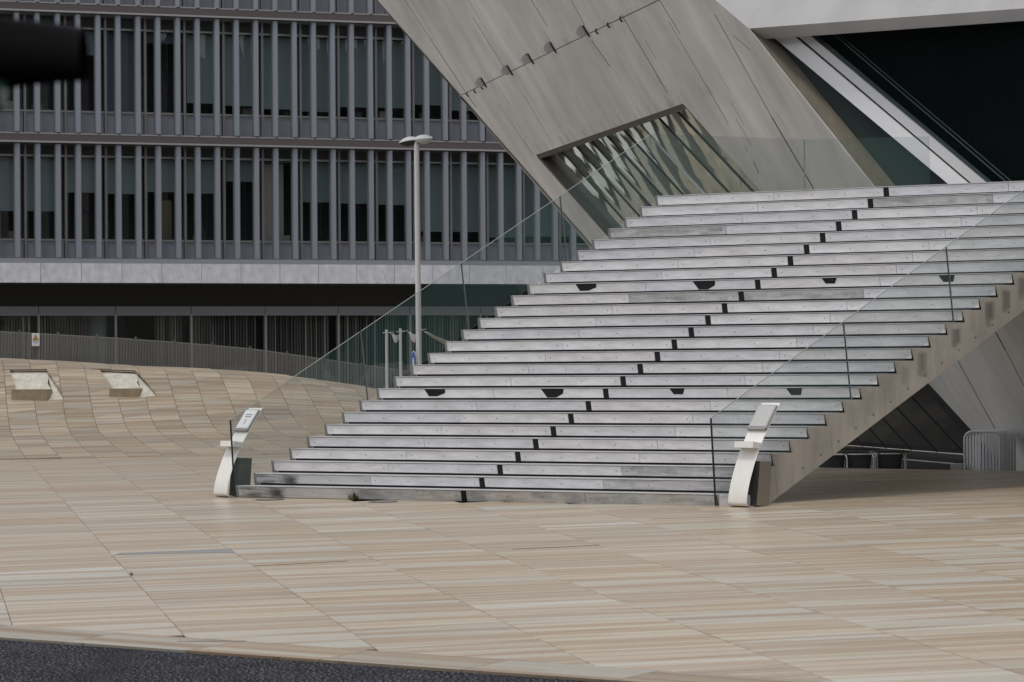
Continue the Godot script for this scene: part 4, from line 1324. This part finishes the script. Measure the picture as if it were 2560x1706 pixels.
# ---------------------------------------------------------------- lamp, fence, posts, cars
func make_street() -> void:
	# street lamp
	var at := Vector3(-1.93, 0.0, -56.0)
	at.y = ground_y(at.x, at.z)
	var o := thing("street_lamp", "tall pale grey street lamp with two flat heads, before the office block", "street lamp", at)
	var s := Shape.new()
	s.tube([at, at + Vector3(0, 2.0, 0), Vector3(-1.945, 6.44, -56.0)], [0.062, 0.058, 0.052], 14)
	put("pole", s, M.lamp_grey, o)
	for k in 2:                                        # heads: flattened shells
		var root := Vector3(-1.945, 6.46, -56.0)
		var dir := Vector3(-0.86, -0.12, -0.5).normalized() if k == 0 else Vector3(0.84, 0.03, 0.54).normalized()
		var side := dir.cross(Vector3.UP).normalized()
		var upd := side.cross(dir).normalized()
		s = Shape.new()
		var rows := []
		for r in 13:
			var x := r / 12.0
			var half := 0.135 * pow(sin(PI * clampf(x * 0.93 + 0.05, 0.0, 1.0)), 0.55)
			var line := []
			for q in 13:
				var a := PI * q / 12.0
				line.append(root + dir * (x * 0.46 - 0.04) + side * cos(a) * half + upd * (0.02 + sin(a) * 0.10 * sin(PI * clampf(x * 0.8 + 0.14, 0, 1))))
			rows.append(line)
		s.smooth_grid(rows)
		var head := put("lamp_head", s, M.lamp_grey, o)
		s = Shape.new()
		rows = []
		for r in 13:
			var x := r / 12.0
			var half := 0.13 * pow(sin(PI * clampf(x * 0.93 + 0.05, 0.0, 1.0)), 0.55)
			var line := []
			for q in 13:
				var a := PI * q / 12.0
				line.append(root + dir * (x * 0.46 - 0.04) + side * cos(a) * half + upd * (0.018 - sin(a) * (0.02 + 0.075 * sin(PI * x))))
			rows.append(line)
		s.smooth_grid(rows, false, true)
		put("lens_bowl", s, M.lens if k == 1 else M.dark_steel, head)
		s = Shape.new()
		s.box(root + Vector3(0, -0.03, 0) + dir * 0.03, dir * 0.06, upd * 0.03, side * 0.03)
		put("bracket", s, M.dark_steel, o)
	# round blue road sign on the lamp pole, seen nearly edge on
	var sp := Vector3(-2.035, 1.86, -55.9)
	var sn := Vector3(-0.96, 0, 0.28).normalized()
	var su := Vector3.UP
	var sx := su.cross(sn).normalized()
	o = thing("road_sign", "round blue road sign with white rim seen edge on beside the lamp", "road sign", sp)
	for part in [["rim", 0.26, 0.0, M.sign_white], ["blue_face", 0.235, 0.006, M.sign_blue], ["white_emblem", 0.08, 0.011, M.sign_white]]:
		s = Shape.new()
		var ring := PackedVector3Array()
		for k in 28: ring.append(sp + sn * part[2] + sx * cos(TAU * k / 28) * part[1] + su * sin(TAU * k / 28) * part[1] * (1.5 if part[0] == "white_emblem" else 1.0))
		s.prism(ring, -sn * 0.008)
		put(part[0], s, part[3], o)
	# fence on the bank
	var top := [[-15.0, 2.92], [-12.472, 2.757], [-11.057, 2.664], [-10.114, 2.604], [-9.171, 2.536], [-8.22, 2.459], [-7.305, 2.378], [-6.391, 2.289], [-5.481, 2.159], [-4.57, 2.02], [-3.66, 1.88], [-2.75, 1.75], [-1.84, 1.63]]
	var posts := [-14.83, -13.886, -12.943, -12.0, -11.057, -10.114, -9.171, -8.22, -7.305, -6.391, -5.481, -4.57, -3.66, -2.75, -1.84]
	o = thing("fence", "grey metal railing of close upright bars along the crest of the paved bank", "fence", Vector3(-8.0, 1.5, -66.0))
	for i in posts.size():
		var x: float = posts[i]
		var y := curve_at(top, x)
		s = Shape.new()
		s.box(Vector3(x, y - 0.72, -66.0), Vector3(0.025, 0, 0), Vector3(0, 0.76, 0), Vector3(0, 0, 0.03))
		put("post", s, M.fence_dark, o)
		if i == posts.size() - 1: break
		var x1: float = posts[i + 1]
		var y1 := curve_at(top, x1)
		s = Shape.new()
		var rail := Vector3(x1 - x, y1 - y, 0)
		s.box(Vector3((x + x1) / 2, (y + y1) / 2 - 0.03, -66.0), rail / 2 - Vector3(0.026, 0.026 * rail.y / rail.x, 0), Vector3(0, 0.014, 0), Vector3(0, 0, 0.012))
		var panel := put("fence_panel", s, M.fence, o)
		s = Shape.new()
		s.box(Vector3((x + x1) / 2, (y + y1) / 2 - 1.25, -66.0), rail / 2 - Vector3(0.026, 0.026 * rail.y / rail.x, 0), Vector3(0, 0.014, 0), Vector3(0, 0, 0.012))
		put("lower_rail", s, M.fence, panel)
		s = Shape.new()
		for k in 24:
			var f := (k + 0.5) / 24.0
			var c := Vector3(lerpf(x + 0.025, x1 - 0.025, f), lerpf(y, y1, f) - 0.64, -66.0)
			s.box(c, Vector3(0.0085, 0, 0), Vector3(0, 0.62, 0), Vector3(0, 0, 0.02))
		put("bars", s, M.fence, panel).set_meta("kind", "stuff")
	# warning sign on the fence
	var wc := Vector3(-11.598, 2.52, -65.93)
	o = thing("warning_sign", "white panel with yellow warning triangle fixed to the fence bars", "sign", wc)
	s = Shape.new()
	s.box(wc, Vector3(0.095, 0, 0), Vector3(0, 0.158, 0), Vector3(0, 0, 0.004))
	put("panel", s, M.sign_white, o)
	s = Shape.new()
	s.prism(PackedVector3Array([wc + Vector3(-0.08, -0.02, 0.006), wc + Vector3(0.08, -0.02, 0.006), wc + Vector3(0, 0.135, 0.006)]), Vector3(0, 0, -0.003))
	put("triangle_border", s, M.ink, o)
	s = Shape.new()
	s.prism(PackedVector3Array([wc + Vector3(-0.065, -0.012, 0.009), wc + Vector3(0.065, -0.012, 0.009), wc + Vector3(0, 0.115, 0.009)]), Vector3(0, 0, -0.003))
	put("triangle", s, M.yellow, o)
	s = Shape.new()
	for z in [[[-0.022, 0.0], [0.006, 0.0], [0.02, 0.055], [-0.006, 0.05]], [[-0.028, 0.01], [-0.01, 0.028], [-0.018, 0.034], [-0.036, 0.016]]]:
		var r := PackedVector3Array()
		for p in z: r.append(wc + Vector3(p[0], p[1] + 0.002, 0.012))
		s.prism(r, Vector3(0, 0, -0.002))
	put("pictogram", s, M.ink, o)
	s = Shape.new()
	for k in 7: s.box(wc + Vector3(-0.055 + k * 0.0185, -0.055, 0.006), Vector3(0.0065, 0, 0), Vector3(0, 0.010, 0), Vector3(0, 0, 0.001))
	for k in 3: s.box(wc + Vector3(-0.018 + k * 0.018, -0.098, 0.006), Vector3(0.006, 0, 0), Vector3(0, 0.006, 0), Vector3(0, 0, 0.001))
	put("lettering", s, M.letter_blue, o)
	# three posts with canvas slung between them
	var spots := [Vector3(-2.687, 2.59, -58.0), Vector3(-2.346, 2.60, -57.0), Vector3(-1.899, 2.61, -55.5)]
	var words := ["white canopy post furthest left of three behind the glass balustrade", "white canopy post in the middle, between the two others", "white canopy post nearest the lamp pole, right of the other two"]
	for k in 3:
		var p: Vector3 = spots[k]
		var foot := Vector3(p.x, ground_y(p.x, p.z) - 0.02, p.z)
		o = thing("canopy_post", words[k], "post", foot, "posts of the canvas canopy")
		s = Shape.new()
		s.tube([foot, p], 0.029, 12)
		put("shaft", s, M.post_grey, o)
		s = Shape.new()
		s.box(p + Vector3(0.005, -0.065, 0.02), Vector3(0.085, 0.002, 0), Vector3(0, 0.009, 0), Vector3(0, 0, 0.012))
		put("crossbar", s, M.post_grey, o)
		s = Shape.new()
		s.tube([p + Vector3(0.085, -0.06, 0.02), p + Vector3(0.12, -0.05, 0.02), p + Vector3(0.15, -0.055, -0.1)], 0.007, 6)
		put("cord", s, M.post_grey, o)
	var sail_words := ["sagging white canvas slung between the left and middle canopy posts", "sagging white canvas slung between the middle and right canopy posts", "long dim canvas reaching right from the canopy post by the lamp"]
	var spans := [[Vector3(-2.57, 2.50, -58.0), Vector3(-2.36, 2.49, -57.3), 0.2, 0.42], [Vector3(-2.17, 2.52, -57.0), Vector3(-1.90, 2.50, -56.2), 0.22, 0.42], [Vector3(-1.78, 2.50, -55.6), Vector3(-0.75, 2.16, -57.6), 0.12, 0.5]]
	for k in 3:
		var a: Vector3 = spans[k][0]
		var b: Vector3 = spans[k][1]
		s = Shape.new()
		var rows := []
		for r in 9:
			var x := r / 8.0
			var line := []
			for q in 7:
				var z := q / 6.0
				var sag: float = spans[k][2] * sin(PI * x) * (0.25 + 0.75 * sin(PI * z))
				line.append(a.lerp(b, x) + Vector3(0.05 * (z - 0.5), -sag + 0.02 * sin(z * 9.0 + x * 4.0), -spans[k][3] * (z - 0.5) * (0.3 + 0.7 * sin(PI * x))))
			rows.append(line)
		s.smooth_grid(rows)
		var sail := put("canvas", s, M.canvas, self, a)
		tag(sail, sail_words[k], "canvas")
	# two parked cars in the street behind the bank: seen only mirrored in the leaning window
	var car := make_car(Vector3(-9.3, -0.05, -77.9), "white parked van mirrored in the leaning window, nearer the bank")
	var other := car.duplicate() as Node3D
	other.name = numbered(self, "parked_van")
	add_child(other)
	other.position = Vector3(-13.9, -0.05, -76.3)
	other.set_meta("label", "second white parked van mirrored in the leaning window, nearer the stair")

func make_car(at: Vector3, label: String) -> Node3D:
	var o := thing("parked_van", label, "van", at, "vans parked behind the bank")
	o.rotation.y = 0.33
	var P := func(x: float, y: float, z: float) -> Vector3: return at + Vector3(x, y, z)
	var s := Shape.new()
	var ring := PackedVector3Array()
	for p in [[-2.0, 0.35], [-2.05, 0.75], [-1.85, 1.05], [-1.55, 1.45], [0.5, 1.48], [1.15, 1.0], [1.95, 0.85], [2.1, 0.6], [2.08, 0.3]]: ring.append(P.call(p[0], p[1], 0.82))
	s.prism(ring, Vector3(0, 0, -1.64))
	put("body", s, M.car_white, o)
	for z in [0.83, -0.83]:
		for w in [[-1.7, -0.65], [-0.55, 0.2], [0.28, 0.85]]:
			s = Shape.new()
			s.box(P.call((w[0] + w[1]) / 2, 1.18, z), Vector3((w[1] - w[0]) / 2, 0, 0), Vector3(0, 0.16, 0), Vector3(0, 0, 0.012))
			put("window", s, M.black_pane, o)
		for x in [-1.3, 1.3]:
			s = Shape.new()
			s.tube([P.call(x, 0.31, z * 1.0 - 0.1), P.call(x, 0.31, z * 1.0 + 0.1)], 0.31, 18)
			put("wheel", s, M.tyre, o)
	for z in [0.6, -0.6]:
		s = Shape.new()
		s.box(P.call(-2.04, 0.85, z), Vector3(0.02, 0, 0), Vector3(0, 0.14, 0), Vector3(0, 0, 0.09))
		put("tail_light", s, M.red_lamp, o)
	s = Shape.new()
	s.hexa([P.call(0.56, 1.43, 0.7), P.call(0.56, 1.43, -0.7), P.call(1.12, 1.05, -0.7), P.call(1.12, 1.05, 0.7)], [P.call(0.58, 1.45, 0.7), P.call(0.58, 1.45, -0.7), P.call(1.14, 1.07, -0.7), P.call(1.14, 1.07, 0.7)])
	put("windscreen", s, M.black_pane, o)
	return o

# ---------------------------------------------------------------- furniture stored under the stair
func make_under_stair() -> void:
	var floor_y := -0.34
	var tables := [[Vector3(6.12, floor_y, -44.0), 0.27, "small dark cafe table with thin legs, rightmost under the stair"], [Vector3(5.72, floor_y, -45.3), 0.36, "dark cafe table behind the others, half hidden by the stair flank"], [Vector3(5.40, floor_y, -43.9), 0.30, "small dark cafe table nearest the concrete flank of the stair"]]
	for q in tables:
		var at: Vector3 = q[0]
		var o := thing("cafe_table", q[2], "table", at, "tables stored under the stair")
		var s := Shape.new()
		s.box(at + Vector3(0, 0.70, 0), Vector3(q[1], 0, 0), Vector3(0, 0.012, 0), Vector3(0, 0, q[1]))
		put("table_top", s, M.dark_panel, o)
		for x in [-1, 1]:
			for z in [-1, 1]:
				s = Shape.new()
				s.tube([at + Vector3(x * q[1] * 0.86, 0, z * q[1] * 0.86), at + Vector3(x * q[1] * 0.86, 0.69, z * q[1] * 0.86)], 0.011, 8)
				put("leg", s, M.tube_metal, o)
	var chairs := [[Vector3(6.09, floor_y, -43.9), "dark tub chair with steel arms under the rightmost table"], [Vector3(5.57, floor_y, -43.75), "dark tub chair with steel arms, middle of the row under the stair"], [Vector3(5.12, floor_y, -43.6), "dark tub chair cut off by the stair's concrete flank"]]
	for q in chairs:
		var at: Vector3 = q[0]
		var o := thing("tub_chair", q[1], "chair", at, "chairs stored under the stair")
		var s := Shape.new()
		var rows := []
		for r in 7:
			var y := 0.36 + r * 0.05
			var rad := 0.185 + r * 0.0075
			var line := []
			for k in 19:
				var a := PI * (-0.12 + 1.24 * k / 18.0)
				line.append(at + Vector3(cos(a) * rad, y, sin(a) * rad * 0.9))
			rows.append(line)
		s.smooth_grid(rows, false, true)
		var inner := []
		for r in rows:
			var line := []
			for p in r: line.append(p.lerp(Vector3(at.x, p.y, at.z), 0.06))
			inner.append(line)
		s.smooth_grid(inner)
		put("back_shell", s, M.chair, o)
		s = Shape.new()
		var rim := []
		for k in 19:
			var a := PI * (-0.12 + 1.24 * k / 18.0)
			rim.append(at + Vector3(cos(a) * 0.232, 0.665, sin(a) * 0.21))
		s.tube(rim, 0.009, 8)
		put("rim", s, M.tube_metal, o)
		s = Shape.new()
		s.box(at + Vector3(0, 0.40, 0), Vector3(0.19, 0, 0), Vector3(0, 0.03, 0), Vector3(0, 0, 0.18))
		put("seat", s, M.chair, o)
		for x in [-1, 1]:
			for z in [-1, 1]:
				s = Shape.new()
				s.tube([at + Vector3(x * 0.235, 0, z * 0.17), at + Vector3(x * 0.238, 0.60, z * 0.17), at + Vector3(x * 0.225, 0.655, z * 0.12)], 0.011, 8)
				put("leg", s, M.tube_metal, o)
	# crowd barriers leaning together
	var words := ["first crowd barrier at the front of the stack, leftmost under the stair", "second crowd barrier counted from the left end of the stack", "third crowd barrier, in the middle of the leaning stack", "fourth crowd barrier, right of the middle of the stack", "fifth crowd barrier, last but one from the right end", "sixth crowd barrier at the right end of the leaning stack"]
	var dir := Vector3(0.80, 0, 0.60)
	var stack := Vector3(0.062, 0, -0.10)
	for k in 6:
		var at := Vector3(6.945, floor_y, -41.62) + stack * k
		var o := thing("crowd_barrier", words[k], "barrier", at, "crowd barriers stacked under the stair")
		var wide := 0.60
		var high := 1.07
		var s := Shape.new()
		var path := [at + Vector3(0, 0.02, 0), at + Vector3(0, high - 0.13, 0)]
		for q in 5:
			var a := PI / 2 * (q + 1) / 5.0
			path.append(at + dir * (0.13 - 0.13 * cos(a)) + Vector3(0, high - 0.13 + 0.13 * sin(a), 0))
		for q in 6:
			var a := PI / 2 * q / 5.0
			path.append(at + dir * (wide - 0.13 + 0.13 * sin(a)) + Vector3(0, high - 0.13 + 0.13 * cos(a), 0))
		path.append(at + dir * wide + Vector3(0, 0.02, 0))
		s.tube(path, 0.020, 8)
		put("frame", s, M.tube_metal, o)
		for q in 10:
			s = Shape.new()
			var c := at + dir * (wide * (q + 1) / 11.0)
			s.tube([c + Vector3(0, 0.22, 0), c + Vector3(0, high - 0.005, 0)], 0.0085, 6)
			put("bar", s, M.tube_metal, o)
		s = Shape.new()
		s.tube([at + Vector3(0, 0.22, 0), at + dir * wide + Vector3(0, 0.22, 0)], 0.015, 8)
		put("lower_rail", s, M.tube_metal, o)
	var cb := Vector3(6.80, -0.2, -41.75)
	var s3 := Shape.new()
	s3.box(cb + Vector3(0.05, 0.23, 0), Vector3(0.085, 0, 0.05), Vector3(0, 0.20, 0), Vector3(-0.03, 0, 0.08))
	var o3 := put("concrete_block", s3, M.concrete, self, cb)
	tag(o3, "small grey concrete block at the left foot of the barrier stack", "block")

# ---------------------------------------------------------------- small things
func make_small_things() -> void:
	# traffic light close to the camera, at the left edge
	var at := Vector3(-0.98, plane_y(-0.98, -4.0) - 0.02, -4.0)
	var o := thing("traffic_light", "black traffic light hood, out of focus in the upper left corner", "traffic light", at)
	var s := Shape.new()
	s.tube([at, Vector3(at.x, 2.75, at.z)], 0.04, 14)
	put("pole", s, M.black_plastic, o)
	var axis := Vector3(0.9995, 0, -0.03).normalized()
	var side := axis.cross(Vector3.UP).normalized()
	for k in 3:
		var c := Vector3(-0.768, 2.220 + k * 0.22, -4.0)
		s = Shape.new()
		s.box(c - axis * 0.085, axis * 0.075, Vector3(0, 0.108, 0), side * 0.09)
		var unit := put("lamp_housing", s, M.black_plastic, o)
		s = Shape.new()
		s.tube([c - axis * 0.009, c + axis * 0.018], [0.064, 0.058], 24)
		put("lamp_lens", s, M.green_lens if k == 0 else M.black_pane, unit)
		s = Shape.new()
		var rows := []
		for r in 9:
			var x := r / 8.0
			var line := []
			for q in 21:
				var a := PI * (-0.2 + 1.4 * q / 20.0)
				var rad := 0.066 - 0.003 * x
				var yy := maxf(sin(a) * rad, lerpf(-0.036, -0.010, x))
				line.append(c + side * cos(a) * rad + Vector3(0, yy + 0.012 - x * x * 0.012, 0) + axis * (x * 0.138))
			rows.append(line)
		s.smooth_grid(rows)
		var inner := []
		for r in rows:
			var line := []
			for p in r: line.append(p + (c - p).normalized() * 0.002)
			inner.append(line)
		s.smooth_grid(inner, false, true)
		put("hood", s, M.black_plastic, unit)
	# weeds
	rng.seed = 77
	var weeds := [[stair(0, 1.90, -0.03, 0), 0.1, 16, "brown green weed growing at the first riser joint, left of centre"], [stair(0, 4.28, -0.03, 0), 0.035, 6, "tiny green weed at the foot of the first riser, right of centre"], [Vector3(-3.63, 0, -25.68), 0.035, 9, "small green weed sprouting in a paving joint in the left foreground"], [Vector3(3.05, 0, -33.75), 0.025, 14, "thin strip of moss beside the cabinet of the right stand"]]
	for q in weeds:
		var p: Vector3 = q[0]
		p.y = plane_y(p.x, p.z)
		s = Shape.new()
		for k in q[2]:
			var a := rng.randf() * TAU
			var tall: float = q[1] * rng.randf_range(0.5, 1.2)
			var root: Vector3 = p + Vector3(rng.randf_range(-0.5, 0.5), 0, rng.randf_range(-0.3, 0.3)) * q[1] * 1.4
			var tip: Vector3 = root + Vector3(cos(a), 0, sin(a)) * tall * 0.6 + Vector3(0, tall, 0)
			var wd := Vector3(-sin(a), 0, cos(a)) * tall * 0.12
			s.tri(root - wd, root + wd, (root + tip) / 2 + wd * 1.6, Vector3(0, 0.3, 1))
			s.tri(root - wd, (root + tip) / 2 + wd * 1.6, tip, Vector3(0, 0.3, 1))
		var w := put("weed", s, M.leaf, self, p)
		tag(w, q[3], "weed")
	# drain covers let into the paving
	var lids := [[Vector3(-3.30, 0, -36.75), "dark flush cover in the paving below the left end of the steps"], [Vector3(-1.72, 0, -35.85), "dark flush cover in the paving below the first step, further right"]]
	for q in lids:
		var p: Vector3 = q[0]
		p.y = plane_y(p.x, p.z)
		o = thing("drain_cover", q[1], "drain cover", p)
		s = Shape.new()
		var ring := PackedVector3Array()
		for k in 24: ring.append(p + Vector3(cos(TAU * k / 24) * 0.2, 0.005 + 0.01084 * cos(TAU * k / 24) * 0.2 - 0.01498 * sin(TAU * k / 24) * 0.2, sin(TAU * k / 24) * 0.2))
		s.prism(ring, Vector3(0, -0.01, 0))
		put("rim", s, M.drain, o)
		s = Shape.new()
		ring = PackedVector3Array()
		for k in 24: ring.append(p + Vector3(cos(TAU * k / 24) * 0.11, 0.008 + 0.01084 * cos(TAU * k / 24) * 0.11 - 0.01498 * sin(TAU * k / 24) * 0.11, sin(TAU * k / 24) * 0.11))
		s.prism(ring, Vector3(0, -0.004, 0))
		put("centre", s, M.steel, o)

# the park across the road, behind the camera: it is what the entrance glass mirrors
func make_park() -> void:
	rng.seed = 91
	var s := Shape.new()
	var f := FastNoiseLite.new()
	f.seed = 4
	f.frequency = 0.22
	for k in 46:
		var turn := lerpf(-1.25, 1.25, (k % 23) / 22.0) + rng.randf_range(-0.03, 0.03)
		var far := (66.0 if k < 23 else 80.0) + rng.randf_range(-4, 4)
		var c := Vector3(sin(turn) * far * 1.15, 0, -36.0 + cos(turn) * far)
		var tall := rng.randf_range(19.0, 27.0)
		var rad := rng.randf_range(5.5, 7.5)
		var rows := []
		for r in 10:
			var line := []
			for q in 15:
				var a := PI * r / 9.0
				var b := TAU * (q % 14) / 14.0
				var d := Vector3(sin(a) * cos(b), cos(a), sin(a) * sin(b))
				var grow := 1.0 + 0.45 * f.get_noise_3dv(d * 6.0 + c)
				line.append(c + Vector3(0, tall * 0.56 - 1.5, 0) + Vector3(d.x * rad, d.y * tall * 0.45, d.z * rad) * grow)
			rows.append(line)
		s.smooth_grid(rows, true)
		s.tube([c + Vector3(0, -2.0, 0), c + Vector3(0, tall * 0.3, 0)], [0.4, 0.28], 8)
	var wood := put("park_trees", s, M.foliage)
	tag(wood, "dark mass of park trees across the road, seen only as dark reflection in the entrance glass", "trees")
	wood.set_meta("kind", "stuff")
